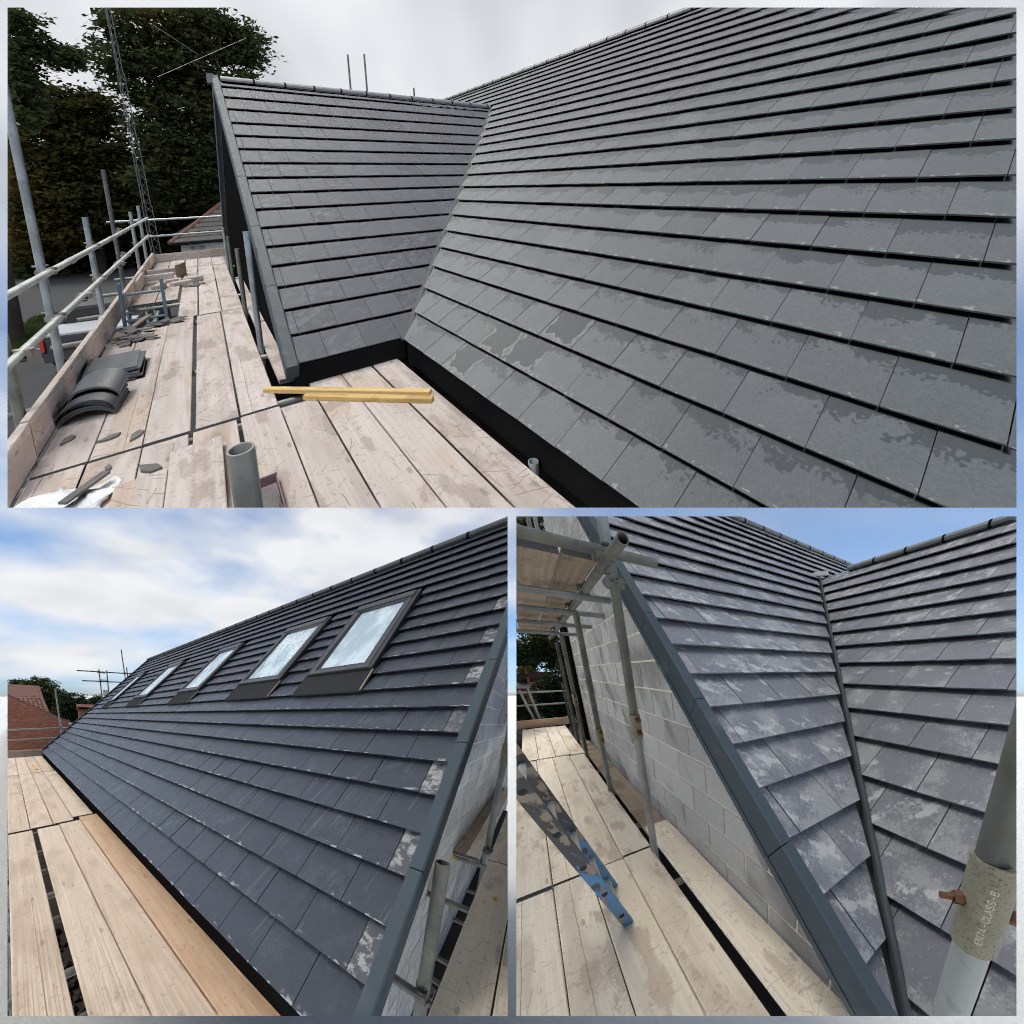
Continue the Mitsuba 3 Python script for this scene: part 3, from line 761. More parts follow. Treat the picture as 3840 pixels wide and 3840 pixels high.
for k in range(30):
    u, v = rnd.random(), rnd.random()
    c = V3(5.45 + .75 * u, .80 - .30 * u * rnd.random() - .33 * v * (1 - .4 * u), Z0 + .006 + .045 * rnd.random() * (1 - abs(2 * u - 1)) + .004 * (k % 6))
    a = rnd.uniform(0, math.pi); e = V3(math.cos(a), math.sin(a), rnd.uniform(-.16, .16)); f = V3(-math.sin(a), math.cos(a), rnd.uniform(-.2, .2))
    w, l = rnd.uniform(.03, .075), rnd.uniform(.07, .2)
    pts = [(rnd.uniform(.5, 1.2) * w * sx, rnd.uniform(.6, 1.1) * l * .5 * sy) for sx, sy in ((1, .2), (.9, 1), (-.2, 1), (-1, .8), (-.9, -1), (.8, -.9))]
    P = [c + f * p + e * q for p, q in pts]
    lone(A, 'broken_slate', 'broken slate shard in the heap beside the ladder hatch', 'slate', (np.array(P + [p + UP * .012 for p in P]), np.array([(0, i + 1, i) for i in range(1, 5)] + [(6, 6 + i, 7 + i) for i in range(1, 5)] + [t for i in range(6) for t in ((i, (i + 1) % 6, (i + 1) % 6 + 6), (i, (i + 1) % 6 + 6, i + 6))])), 'chip', 'broken slate shards by the hatch')
lone(A, 'split_lath', 'long thin split board lying over the heap of broken slates', 'board', sweep(rect(.06, .02), (5.65, .84, Z0 + .02), (6.35, .62, Z0 + .06), unit((.3, -.9, 0)), UP, u0=1561), 'board_old')
for (x, y, ax, l, w, h, lab) in [(8.35, .62, .2, .34, .10, .09, 'timber offcut nearest the ladder in the far pile'), (8.55, .36, 1.1, .26, .12, .06, 'slanting timber offcut in the middle of the far pile'), (8.75, .22, 1.2, .25, .12, .07, 'slanting timber offcut at the right of the far pile'),
                                 (9.3, .66, 1.5, .36, .11, .10, 'thick timber block behind the far pile'), (9.75, .64, 1.5, .42, .12, .12, 'rearmost timber block of the far pile'), (9.45, .38, .3, .3, .05, .22, 'brown board end standing on edge beside the far pile'), (8.9, .60, 1.4, .4, .1, .05, 'flat timber offcut in the far pile')]:
    e, f = V3(math.cos(ax), -math.sin(ax), 0), V3(math.sin(ax), math.cos(ax), 0)
    lone(A, 'timber_offcut', lab, 'offcut', sweep(rect(w, h, .004, -w / 2), V3(x, y, Z0) - e * l / 2, V3(x, y, Z0) + e * l / 2, f, UP, u0=10.0 * rnd.randint(160, 190)), 'board_a' if 'brown' not in lab else 'board_old')
for k in range(16):
    x, y = 8.2 + rnd.random() * .5, .1 + .22 * rnd.random()
    b = trimesh.creation.icosphere(1, .018 + .02 * rnd.random()); b.vertices *= [1, 1.3, .6]
    lone(A, 'rubble_lump', 'small lump of rubble in front of the far timber offcuts', 'rubble', (b.vertices + [x, y, Z0 + .012], b.faces), 'chip', 'rubble lumps by the far offcuts')
for (x, y, s, lab) in [(3.54, .78, 1, 'broken slate chip below the curved tile stack'), (3.40, .58, 1.1, 'grey slate chip in the middle of the second board'), (3.33, .46, 1.2, 'dark slate chip near the gap between boards'), (3.01, .54, .6, 'small slate chip by the white sack'), (2.86, .36, 1.4, 'pointed slate chip beside the loose boards')]:
    a = rnd.uniform(0, 3); P = [V3(x, y, Z0 + .002) + V3(math.cos(a + t) * r * s, math.sin(a + t) * r * s, 0) for t, r in ((0, .06), (1, .03), (2.4, .035), (3.3, .045), (4.5, .02))]
    lone(A, 'slate_chip', lab, 'slate', prism(P, UP * .014), 'chip')
# torn white sack
g = np.random.default_rng(4); nx, ny = 26, 18
U_, V_ = np.meshgrid(np.linspace(0, 1, nx), np.linspace(0, 1, ny), indexing='ij')
edge = .75 + .35 * meshkit.fbm(np.stack([U_ * 5, V_ * 5, U_ * 0], -1), 3, 2)
P = np.stack([2.84 - .55 * U_ + .06 * np.sin(V_ * 7), .86 - .40 * V_ * edge - .04 * np.sin(U_ * 9), Z0 + .008 + .09 * meshkit.fbm(np.stack([U_ * 4, V_ * 6, U_ * 0 + 3], -1), 4, 5) * np.sin(np.pi * np.clip(V_, .03, .97)) ** .5], -1).reshape(-1, 3)
idx = lambda i, j: i * ny + j
F = [t for i in range(nx - 1) for j in range(ny - 1) for t in ((idx(i, j), idx(i, j + 1), idx(i + 1, j + 1)), (idx(i, j), idx(i + 1, j + 1), idx(i + 1, j)))]
lone(A, 'plastic_sack', 'torn crumpled white plastic sack lying at the toe board', 'sack', (P, np.array(F)), 'sack', smooth=True)
lone(A, 'sack_strip', 'dark slate strip lying on the white sack', 'slate', sweep(rect(.04, .012), (2.62, .62, Z0 + .085), (2.80, .50, Z0 + .08), unit((.5, .6, 0)), UP), 'chip')
Tr = thing('dust_pan', 'maroon metal shovel head full of rubble beside the upright tube stub', 'shovel')
A.put(Tr + '__pan', join([box((1.95, -.055, Z0), (2.29, -.145, Z0 + .012)), box((1.95, -.05, Z0), (2.30, -.056, Z0 + .05)), box((1.95, -.146, Z0), (2.30, -.152, Z0 + .05)), box((2.29, -.05, Z0), (2.30, -.152, Z0 + .06))]), 'maroon')
b = trimesh.creation.icosphere(3, 1.0); b.vertices *= (1 + .35 * (meshkit.fbm(b.vertices * 3, 3, 1)[:, None] - .5)); b.vertices = b.vertices * [.13, .042, .025] + [2.12, -.10, Z0 + .022]
A.put(Tr + '__rubble', (b.vertices, b.faces), 'chip')

# ---- ground, road, pick-up, house, mast and trees behind
gz = -4.6
k = thing('road', kind='structure'); A.put(k, (np.array([(1, -.6, gz), (1, 2.2, gz), (8, 7, gz), (46, 26, gz), (46, -.6, gz)]), np.array([(0, 2, 1), (0, 3, 2), (0, 4, 3)])), 'asphalt')
k = thing('verge_grass', kind='stuff'); labels[k]['label'] = 'mossy grass verge along the dark road'; labels[k]['category'] = 'grass'
gg = np.random.default_rng(3); n = 5000
gp = np.stack([gg.uniform(17, 24, n), 4.6 + gg.random(n) * .5 + .06 * gg.uniform(17, 24, n) - 1, np.full(n, gz)], 1)
A.put(k, (np.stack([gp, gp + gg.normal(size=(n, 3)) * [.04, .04, 0] + [.02, 0, 0], gp + gg.normal(size=(n, 3)) * [.04, .04, 0] + [0, 0, .12]], 1).reshape(-1, 3), np.arange(3 * n).reshape(-1, 3)), 'leaf_green')

Cr = thing('pickup_truck', 'dark grey pick-up truck with a silver bed cover parked below the scaffold, seen from behind', 'truck')
co, cf, cs = V3(15.7, 3.62, gz), unit((1, -.12, 0)), unit((-.22, -1, 0))
at = lambda f, s, z: co + cf * f + cs * s + UP * z
def slab(f0, f1, s0, s1, z0, z1, ch=.03, taper=0.0):
    return sweep(rect(s1 - s0, z1 - z0, ch), at(f0, s0, z0), at(f1, s0, z0), cs, UP)
A.put(Cr + '__body', join([slab(.06, 5.1, 0, 1.82, .42, 1.02, .08), slab(.02, .14, .04, 1.78, .36, .62, .03)]), 'car_paint')
A.put(Cr + '__tailgate', slab(.03, .07, .18, 1.64, .66, 1.0, .02), 'car_paint')
A.put(Cr + '__bed_cover', slab(.05, 1.15, .05, 1.77, 1.03, 1.08, .025), 'car_cover')
cab = [at(1.15, .05, 1.02), at(4.2, .05, 1.02), at(3.0, .16, 1.50), at(1.3, .16, 1.50)]
cab2 = [at(1.15, 1.77, 1.02), at(4.2, 1.77, 1.02), at(3.0, 1.66, 1.50), at(1.3, 1.66, 1.50)]
A.put(Cr + '__cab', (np.array(cab + cab2), np.array([(0, 1, 2), (0, 2, 3), (4, 6, 5), (4, 7, 6), (0, 3, 7), (0, 7, 4), (1, 5, 6), (1, 6, 2), (3, 2, 6), (3, 6, 7)])), 'car_paint')
A.put(Cr + '__rear_window', prism([at(1.17, .14, 1.10), at(1.17, 1.68, 1.10), at(1.27, 1.58, 1.44), at(1.27, .24, 1.44)], -cf * .02), 'car_glass')
for s in (.0, 1.74):
    A.put(partname(Cr, 'tail_light'), slab(.0, .10, s + .01, s + .09, .66, .98, .01), 'red_lens')
    for f in (.95, 4.1): A.put(partname(Cr, 'wheel'), tube(at(f, s - .02 if s < 1 else s - .1, .34), at(f, s + .2 if s < 1 else s + .1, .34), .35, 24), 'rubber', smooth=35)
A.put(Cr + '__number_plate', slab(.0, .025, .66, 1.18, .70, .82, .004), 'plate')
tm = meshkit.text_mesh('PF17', .075, .004)
tv = np.array(tm.vertices)
A.put(Cr + '__plate_lettering', (at(-.002, .70, .722) + tv[:, :1] * cs + tv[:, 1:2] * UP - tv[:, 2:] * cf, np.array(tm.faces)), 'plate_ink')

Bg = thing('bungalow', 'low white bungalow with a grey roof and red hip tiles, beyond the guard rails', 'house')
A.put(Bg + '__wall', box((25.4, .9, -4.2), (31, -4, -2.34)), 'render_wall')
e0, e1, r0, r1 = V3(25, 1.26, -2.30), V3(25, -4.2, -2.30), V3(28, -1.15, -.55), V3(28, -4.2, -.55)
e2 = V3(31, 1.26, -2.30)
A.put(Bg + '__roof', (np.array([e0, e1, r1, r0, e2]), np.array([(0, 3, 2), (0, 2, 1), (0, 4, 3)])), 'grey_tile')
for k in range(9):
    f0 = k / 9; a0, b0 = e0 + (r0 - e0) * f0, e1 + (r1 - e1) * f0
    A.put(partname(Bg, 'tile_course'), sweep(rect(.25, .035), a0 + UP * .01, b0 + UP * .01, unit(r1 - e1), unit((-.5, 0, .86))), 'grey_tile')
A.put(Bg + '__hip_tiles', tube(e0 + UP * .02, r0 + UP * .05, .1, 8), 'terracotta', smooth=40)
A.put(Bg + '__gutter', tube(e0 - XX * .06 - UP * .06, e1 - XX * .06 - UP * .06, .06, 8), 'black', smooth=40)
for y in (.45, .1): A.put(partname(Bg, 'wall_lamp'), tube((25.38, y, -2.62), (25.25, y, -2.62), .09, 14), 'steel', smooth=40)

Ms = thing('lattice_mast', 'tall slender lattice radio mast in front of the big tree', 'mast')
mb, mt = V3(20, 1.38, -4.2), V3(20, 1.70, 9.0)
def mast_at(f): return mb + (mt - mb) * f, .15 - .09 * f
legs = [(math.cos(a), math.sin(a)) for a in (.3, 2.4, 4.5)]
secs = [0, .285, .46, .62, .80, 1.0]
wid = [.15, .125, .10, .075, .055]
for i in range(5):
    ms = []
    for j, (cx, cy) in enumerate(legs):
        p, q = mast_at(secs[i])[0], mast_at(secs[i + 1])[0]
        ms.append(tube(p + V3(cx, cy, 0) * wid[i], q + V3(cx, cy, 0) * wid[i], .011, 6))
        nseg = int((secs[i + 1] - secs[i]) * 13.2 / .26)
        c2 = legs[(j + 1) % 3]
        for m in range(nseg):
            a_, b_ = p + (q - p) * m / nseg, p + (q - p) * (m + 1) / nseg
            l, r_ = V3(cx, cy, 0) * wid[i], V3(*c2, 0) * wid[i]
            ms.append(tube(a_ + (l if m % 2 else r_), b_ + (r_ if m % 2 else l), .0055, 5))
    A.put(partname(Ms, 'section'), join(ms), 'steel_dark')
for (p, q) in [((19.8, 2.25, 5.3), (20.0, 1.62, 6.1)), ((19.6, .62, 3.9), (20.6, -2.2, 5.9)), ((20, .55, 5.7), (20, -.6, 4.9))]:
    A.put(partname(Ms, 'aerial'), tube(p, q, .005, 6), 'steel', smooth=40)


def tree(site, name, label, trunk, blobs, mat, n, size, seed, limbs=(), group=None, r0=.3, shell=.45):
    k = thing(name, label, 'tree', group)
    tm_ = []
    for i in range(len(trunk) - 1):
        f = 1 - i / max(1, len(trunk) - 1) * .6
        tm_.append(tube(trunk[i], trunk[i + 1], r0 * f, 10, r1=r0 * (f - .6 / max(1, len(trunk) - 1))))
    site.put(k + '__trunk', join(tm_), 'bark', smooth=50)
    for p, q, r in limbs:
        p, q = np.array(p, float), np.array(q, float)
        mid = (p + q) / 2 + V3(0, 0, .12) * np.linalg.norm(q - p)
        site.put(partname(k, 'limb'), join([tube(p, mid, r, 7, r1=r * .7), tube(mid, q, r * .7, 7, r1=r * .3)]), 'bark', smooth=50)
    crown(site, k + '__crown', blobs, mat, n, size, seed, shell=shell)
    return k


BM = [[30, 1.58, 8.62, 1.53], [30, -.3, 9.19, 1.75], [30, -1.64, 8.58, 1.75], [30, -3.12, 8.13, 1.44], [30, 2.4, 6.73, 1.25], [30, .51, 6.88, 1.95], [30, -1.69, 6.44, 1.85], [30, 1.72, 5.49, 1.29], [30, -.03, 4.59, 2.0],
      [30, -1.89, 4.38, 1.65], [30, -.32, 2.14, 2.2], [30, 1.23, 3.14, 1.61], [30, -.94, .31, 1.88], [30, .98, .72, 1.86]]
BM = [[a, b, c, d * .84] for a, b, c, d in BM]
tree(A, 'tree', 'tall dark broadleaf tree behind the lattice mast, its crown broad against the sky', [(30.5, -.8, gz), (30.5, -.7, 2), (30.4, -.6, 5), (30.3, -.4, 8.5)], BM, 'leaf_dark', 42000, .14, 1,
     [((30.4, -.7, 2.5), (30, 1.6, 5.5), .13), ((30.4, -.65, 3.5), (30, -2.4, 6.6), .13), ((30.3, -.6, 4.5), (30, 1.9, 7.6), .11), ((30.3, -.5, 5.2), (30, -1.7, 8.8), .1), ((30.4, -.7, 1.2), (30, -2.2, 4.3), .12), ((30.3, -.5, 5.4), (30, .5, 9.2), .1)], r0=.42)
BL = [[20, 3.68, 5.31, .75], [20, 3.92, 4.18, .83], [20, 3.32, 4.62, .55], [20, 2.83, 4.38, .62], [20, 2.46, 4.46, .40], [20, 3.78, 3.44, .69], [20, 4.15, 3.09, .8], [20, 3.72, 2.55, .61]]
BL = [[a, b + .12, c - .05, d * .6] for a, b, c, d in BL]
tree(A, 'tree', 'near dark tree at the left edge, a long spray of branches against the sky', [(20.3, 5.2, gz), (20.2, 5.0, 1.5), (20.1, 4.8, 5)], BL, 'leaf_dark', 11000, .085, 2,
     [((20.1, 4.9, 3.2), (20, 3.3, 4.5), .06), ((20.1, 4.9, 3.4), (20, 2.4, 4.5), .05), ((20.1, 4.8, 4), (20, 3.6, 5.4), .05), ((20.1, 4.9, 2.4), (20, 3.5, 2.7), .05)], r0=.3, shell=.3)
BO = [[34, 4.3, 4.84, 1.6], [34, 5.29, 4.89, 1.42], [34, 6.03, 2.99, 1.84], [34, 4.32, 2.7, 1.93], [34, 5.63, .53, 2.4], [34, 7.02, .91, 2.09], [34, 3.57, .1, 1.77], [34, 7.13, -1.53, 2.12], [34, 5.29, -1.54, 1.71], [34, 3.76, 1.61, 1.51]]
BO = [[a, b, c - .25, d * .76] for a, b, c, d in BO]
tree(A, 'tree', 'olive brown bushy tree between the near spray of branches and the lattice mast', [(34.5, 5, gz), (34.4, 4.9, 0), (34.3, 4.8, 4)], BO, 'leaf_olive', 40000, .15, 3, [((34.4, 4.9, -.5), (34, 6.4, 2.5), .12), ((34.4, 4.9, .8), (34, 3.8, 3.5), .1)], r0=.35, shell=.5)
k = thing('woodland', 'dark mass of trees and undergrowth along the road behind the scaffold', 'woodland', kind='stuff')
bw = [[38 + 2 * math.sin(i * 2.1), 14.5 - i * 1.05, -1.5 + .9 * math.sin(i * 1.7), 2.1] for i in range(19)] + [[37, 13 - i * 1.1, -3.4, 1.5] for i in range(17)]
crown(A, k, bw, 'leaf_dark', 50000, .22, 5, shell=.1)
crown(A, partname(k, 'inner_growth'), [[36.5, 6.2, .3, 2.4], [36.5, 3.6, .2, 2.2], [35, .6, 2.0, 1.8], [35, -1.4, 1.2, 1.9], [36, 8.4, .2, 2.2], [35.5, 1.6, .4, 2.2]], 'leaf_dark', 30000, .22, 6, shell=0)
bank = thing('far_bank', kind='structure')
A.put(bank, box((41, 22, gz - 1), (41.6, -7, 1.5)), 'hill_green')

# ================================================================ SECOND SITE
H2 = thing('house', 'house with a long near black slate roof and five roof windows in a row', 'house')
roof = H2 + '__roof'
S2 = V3(0, -.7255, .6882); n2 = V3(0, .6882, .7255); D2 = 1.47; base2 = -D2 * n2
on2 = lambda x, s, n=0.0: base2 + x * XX + s * S2 + n * n2
rows2 = [D2 * (-.237 + .1768 * k) for k in range(22)]
top2 = D2 * 3.63
wins = [(.935, 1.455), (1.835, 2.42), (3.35, 3.90), (5.22, 5.85), (7.33, 7.80)]
wins = [(a * D2, b * D2) for a, b in wins]
w0, w1 = 1.585 * D2, 2.61 * D2
A2 = prism([on2(.36, rows2[0] + .01, -.075), on2(13.1, rows2[0] + .01, -.075), on2(13.1, top2, -.075), on2(.36, top2, -.075)], -n2 * .05)
B.put(roof, A2, 'membrane')
kk0 = min(k for k in range(22) if rows2[k] > w0 - .36); kk1 = max(k for k in range(22) if rows2[k] < w1 - .02)
slates(B, roof, base2, XX, S2, n2, rows2, .3175, lambda k: .6336 if k % 2 == 0 else .477, lambda k: (.372, 13.08), top2, .040, 'slate_b',
       holes=[(a - .05, b + .07, kk0, kk1) for a, b in wins], half='slate_b_dusty')
prof = [(.095 * math.cos(a), .06 * math.sin(a)) for a in np.linspace(-.35, math.pi + .35, 10)]
for k in range(29):
    x = .25 + k * .45
    B.put(partname(H2, 'ridge_tile'), sweep(prof, on2(x, top2, -.03), on2(x + .43, top2, -.03), YY, UP), 'ridge_b')
    B.put(partname(H2, 'ridge_union'), sweep([(a * 1.03, b * 1.05) for a, b in prof], on2(x + .425, top2, -.03), on2(x + .455, top2, -.03), YY, UP), 'black')
vs = [-.42, .48, 1.36, 2.22, 3.1, 4.0, 4.9, 5.36]
for a, b in zip(vs[:-1], vs[1:]):
    B.put(partname(H2, 'verge_trim'), sweep(rect(.068, .15, .008, 0, -.125), on2(.309, a), on2(.309, b - .006), XX, n2), 'verge')
    B.put(partname(H2, 'verge_trim'), sweep(rect(.075, .15, .008, 0, -.12), on2(13.06, a), on2(13.06, b - .006), XX, n2), 'verge')
# roof windows
for i, (a, b) in enumerate(wins):
    W = partname(H2, 'roof_window')
    labels[W] = {'label': 'roof window with a grey frame, %s from the near gable' % ('first', 'second', 'third', 'fourth', 'fifth')[i]}
    bar = lambda u0, u1, s0, s1, h0, h1, ch=.006: sweep(rect(u1 - u0, h1 - h0, ch), on2(u0, s0, h0), on2(u0, s1, h0), XX, n2)
    fr = .058
    B.put(partname(W, 'frame'), join([bar(a, a + fr, w0, w1, -.06, .04), bar(b - fr, b, w0, w1, -.06, .04), bar(a + fr, b - fr, w0, w0 + .07, -.06, .03), bar(a + fr, b - fr, w1 - .13, w1, -.06, .04)]), 'frame')
    B.put(partname(W, 'hood'), bar(a - .012, b + .012, w1 - .10, w1 + .02, .03, .055, .012), 'frame')
    B.put(partname(W, 'bottom_cover'), bar(a - .01, b + .01, w0 - .02, w0 + .045, .02, .042, .008), 'frame')
    B.put(partname(W, 'side_flashing'), bar(a - .05, a, w0 - .02, w1 + .06, -.06, .035), 'lead')
    B.put(partname(W, 'side_flashing'), bar(b, b + .065, w0 - .02, w1 + .06, -.06, .02), 'lead')
    B.put(partname(W, 'sash'), join([bar(a + fr, a + fr + .028, w0 + .07, w1 - .13, .0, .028), bar(b - fr - .028, b - fr, w0 + .07, w1 - .13, .0, .028), bar(a + fr, b - fr, w0 + .07, w0 + .10, .0, .025)]), 'lead')
    B.put(partname(W, 'pane'), bar(a + fr + .02, b - fr - .02, w0 + .08, w1 - .11, .0, .012, 0), 'film')
    sl0 = rows2[kk0] - .02
    ap = []
    nf = int((b - a + .14) / .0125)
    for f in range(nf):
        u = a - .07 + f * .0125
        ap.append(sweep([(0, 0), (.0125, 0), (.00625, .007)], on2(u, sl0, .004), on2(u, w0 - .02, .004), XX, n2, caps=True))
    ap.append(bar(a - .07, b + .07, sl0, w0, -.012, .004, 0))
    B.put(partname(W, 'apron'), join(ap), 'lead')
    B.put(partname(W, 'foam_strip'), join([bar(a - .062, a - .05, rows2[kk0] - .01, w0 - .02, -.02, .012, 0)]), 'board_old')
B.put(H2 + '__fascia', box((.36, -.775, -1.62), (13.1, -.80, -1.33)), 'membrane')
B.put(H2 + '__wall', box((.56, -.90, -3.6), (13.0, -.96, -1.32)), 'membrane')
gw = H2 + '__gable_wall'
B.put(gw, prism([(.523, -1.0, -1.12), (.523, -5.15, 2.76), (.523, -14.0, -1.0), (.523, -14.0, -4), (.523, -.95, -4), (.523, -.95, -1.17)], (.1, 0, 0)), 'mortar', cuts=[(-n2, -(on2(0, 0, -.12) @ n2))])
cutg = [(-n2, -(on2(0, 0, -.10) @ n2))]
blocks(B, gw, .52, -1, -13.9, -.93, -4.0, 2.8, .445, .222, .1, 'block', cuts=cutg)
for a, b in ((-.42, 5.3),):
    B.put(H2 + '__undercloak', sweep(rect(.20, .02), on2(.33, a, -.145), on2(.33, b, -.145), XX, n2), 'block')

S = thing('scaffold', 'steel tube scaffold with clean new beige boards, below the roof with five windows', 'scaffold')
for x0, x1, y0, y1, m in [(.6, 4.46, .165, -.05, 'board_b'), (.5, 4.47, -.098, -.315, 'board_b'), (.4, 4.50, -.323, -.550, 'board_b'), (.3, 4.63, -.560, -.775, 'board_b_new'), (.6, 4.4, .42, .195, 'board_b'),
                          (4.53, 8.9, .165, -.033, 'board_b'), (4.54, 9.0, -.041, -.265, 'board_b'), (4.57, 9.1, -.275, -.49, 'board_b'), (4.7, 9.1, -.50, -.745, 'board_b'), (4.5, 8.9, .42, .18, 'board_b'),
                          (8.95, 12.8, .165, -.033, 'board_b'), (9.05, 12.8, -.041, -.265, 'board_b'), (9.15, 12.8, -.275, -.49, 'board_b'), (9.15, 12.8, -.50, -.73, 'board_b')]:
    board(B, S, (x0, y0, Z0), (x1, y0, Z0), -YY, y0 - y1, mat=m)
for x0, x1, y0, y1 in [(-.035, .19, -.9, -3.485), (-.275, -.045, -.9, -2.45), (-.275, -.045, -2.46, -6), (-.035, .195, -3.50, -7.8)]:
    board(B, S, (x0, y0, Z0), (x0, y1, Z0), XX, x1 - x0, mat='board_c')
for x0, x1 in [(.275, .395), (.40, .515)]: board(B, S, (x0, -3.44, Z0), (x0, -8, Z0), XX, x1 - x0, mat='board_old' if x0 > .3 else 'board_c')
pole(B, S, (.255, -1.47, -2.6), (.255, -1.47, -.70), r=.034, mat='steel_mid', hollow=.2)
pole(B, S, (.235, -3.74, -2.8), (.235, -3.74, 1.2), r=.03, mat='steel')
B.put(partname(S, 'sleeve'), tube((.235, -3.74, -.42), (.235, -3.74, -.20), .038, 16), 'sleeve', smooth=40)
coupler(B, S, (.255, -1.47, Z0 - .06), UP, XX, 'steel_dark', .045)
coupler(B, S, (.235, -3.74, Z0 - .0), UP, XX, 'steel_dark', .04)
for y, x0, x1, m in [(-3.50, .0, .52, 'steel'), (-2.53, .0, .6, 'steel_mid'), (-1.47, .21, .5, 'steel_dark')]: pole(B, S, (x0, y, Z0 - .10), (x1, y, Z0 - .10), r=.027, mat=m, name='transom')
for y, x1 in [(-1.85, .27), (-2.35, .28), (-2.89, .28), (-1.655, .25), (-1.49, .32)]: pole(B, S, (.0, y, Z0 - .12), (x1, y, Z0 - .12), r=.017, mat='steel_dark', name='transom')
B.put(partname(S, 'tube_cap'), tube((.49, -3.50, Z0 - .10), (.523, -3.50, Z0 - .10), .029, 14), 'yellow', smooth=40)
for x, y, m in [(.80, -.845, 'steel_mid'), (.875, -.835, 'steel_dark'), (5.16, -.85, 'steel_mid'), (2.88, -.86, 'steel_mid'), (7.31, -.84, 'steel_mid')]:
    pole(B, S, (x, y, -2.6), (x, y, Z0 - .06), r=.026, mat=m, hollow=.12)
for x in (4.50, 3.82, 2.80, 2.41, 1.81, 1.45, 1.1, 3.3): pole(B, S, (x, .5, Z0 - .07), (x, -.85, Z0 - .07), r=.027, mat='steel_mid' if x not in (2.8, 1.81) else 'steel', name='transom')
for y in (-.02, .19): pole(B, S, (.6, y, Z0 - .32), (9, y, Z0 - .32), mat='steel_dark', name='ledger')
pole(B, S, (13.4, .42, -.55), (13.4, -1.85, -.455), mat='steel_pale', name='guard_rail')
pole(B, S, (13.4, .42, -.915), (13.4, -1.4, -.835), mat='steel_pale', name='guard_rail')
pole(B, S, (13.4, -1.44, -2.9), (13.4, -1.44, .99), mat='steel')
pole(B, S, (13.45, -1.50, -2.9), (13.45, -1.50, -.35), mat='steel_mid')
coupler(B, S, (13.4, -1.44, -.47), UP, YY, 'steel_mid')
for k in range(3): B.put(partname(S, 'toe_board'), sweep(rect(.04, .075, .004), (12.9 + .02 * k, .4, Z0 + .078 * k), (12.9 + .02 * k, -.78, Z0 + .078 * k), XX, UP, u0=10.0 * (200 + k)), 'board_b')
lone(B, 'batten_offcut', 'short yellow batten offcut lying on the far boards', 'batten', sweep(rect(.05, .03, .002), (9.5, -.43, Z0), (10.4, -.40, Z0), YY, UP, u0=1571), 'batten')
lone(B, 'rubble_lump', 'yellowish lump of mortar on the sandy boards beside the block gable', 'rubble', (lambda b: (b.vertices * [.016, .03, .012] + [.06, -2.70, Z0 + .01], b.faces))(trimesh.creation.icosphere(1)), 'yellow')
k = thing('bare_soil', kind='structure'); B.put(k, (np.array([(-3, 3, -3.0), (14, 3, -3.0), (14, -12, -3.0), (-3, -12, -3.0)]), np.array([(0, 1, 2), (0, 2, 3)])[:, ::-1]), 'soil')
gg = np.random.default_rng(8); st = []
for i in range(260):
    b = trimesh.creation.icosphere(0, gg.uniform(.02, .07)); st.append((b.vertices * gg.uniform(.6, 1.2, 3) + [gg.uniform(.8, 4.5), gg.uniform(-.3, .3), -2.98], b.faces))
k = thing('soil_stones', 'stones and clods strewn over the bare soil under the boards', 'stones', kind='stuff'); B.put(k, join(st), 'soil')

# scaffold tower beyond the far gable
T2 = thing('scaffold_tower', 'small scaffold frame of thin tubes standing above the far gable against the sky', 'scaffold')
f = 14 / 11
tt = lambda y, z: V3(14, y * f, z * f)
for p, q, nme in [((-1.79, 1.44), (-3.5, 1.555), 'ledger'), ((-1.90, 1.14), (-3.3, 1.228), 'ledger'), ((-2.41, .3), (-2.40, 1.56), 'standard'), ((-2.62, .3), (-2.63, 1.56), 'standard'), ((-3.21, .9), (-3.14, 2.32), 'standard'), ((-3.29, .9), (-3.26, 1.75), 'standard')]:
    pole(B, T2, tt(*p), tt(*q), mat='steel_mid', name=nme)
for y, z in ((-2.63, 1.5), (-2.70, 1.26)): pole(B, T2, tt(y + .28, z - .04), tt(y - .08, z + .04) + XX * .8, mat='steel_mid', name='transom')
for y, z in ((-2.40, 1.48), (-2.62, 1.2), (-2.41, 1.17), (-3.38, 1.54), (-3.18, 1.53)): coupler(B, T2, tt(y, z), UP, YY, 'steel_dark', .05)
B.put(T2 + '__sign_board', box(tt(-2.46, .70), tt(-2.60, .90) + XX * .03), 'board_c')

# neighbours
def brick_wall(site, key, x, poly, yr, zr, cl, ch, cuts):
    site.put(key, prism([(x + .02, y, z) for y, z in poly], (.2, 0, 0)), 'brick_mortar')
    n = 0; far = []
    for r in range(int((zr[1] - zr[0]) / ch)):
        z = zr[0] + r * ch; y = yr[0] - (cl / 2 if r % 2 else 0)
        while y < yr[1]:
            n += 1
            m = sweep(rect(cl - .012, ch - .012), (x + .02, y + .006, z + .006), (x + (.004 * rnd.random()), y + .006, z + .006), YY, UP, u0=10.0 * n)
            y += cl
            q = np.array([y - cl / 2, z + ch / 2])
            if all(V3(x, *q) @ nn > d for nn, d in cuts): far.append(m)
    k = partname(key, 'bricks')
    site.put(k, join(far), 'brick', cuts=cuts); labels[k] = {'kind': 'stuff'}

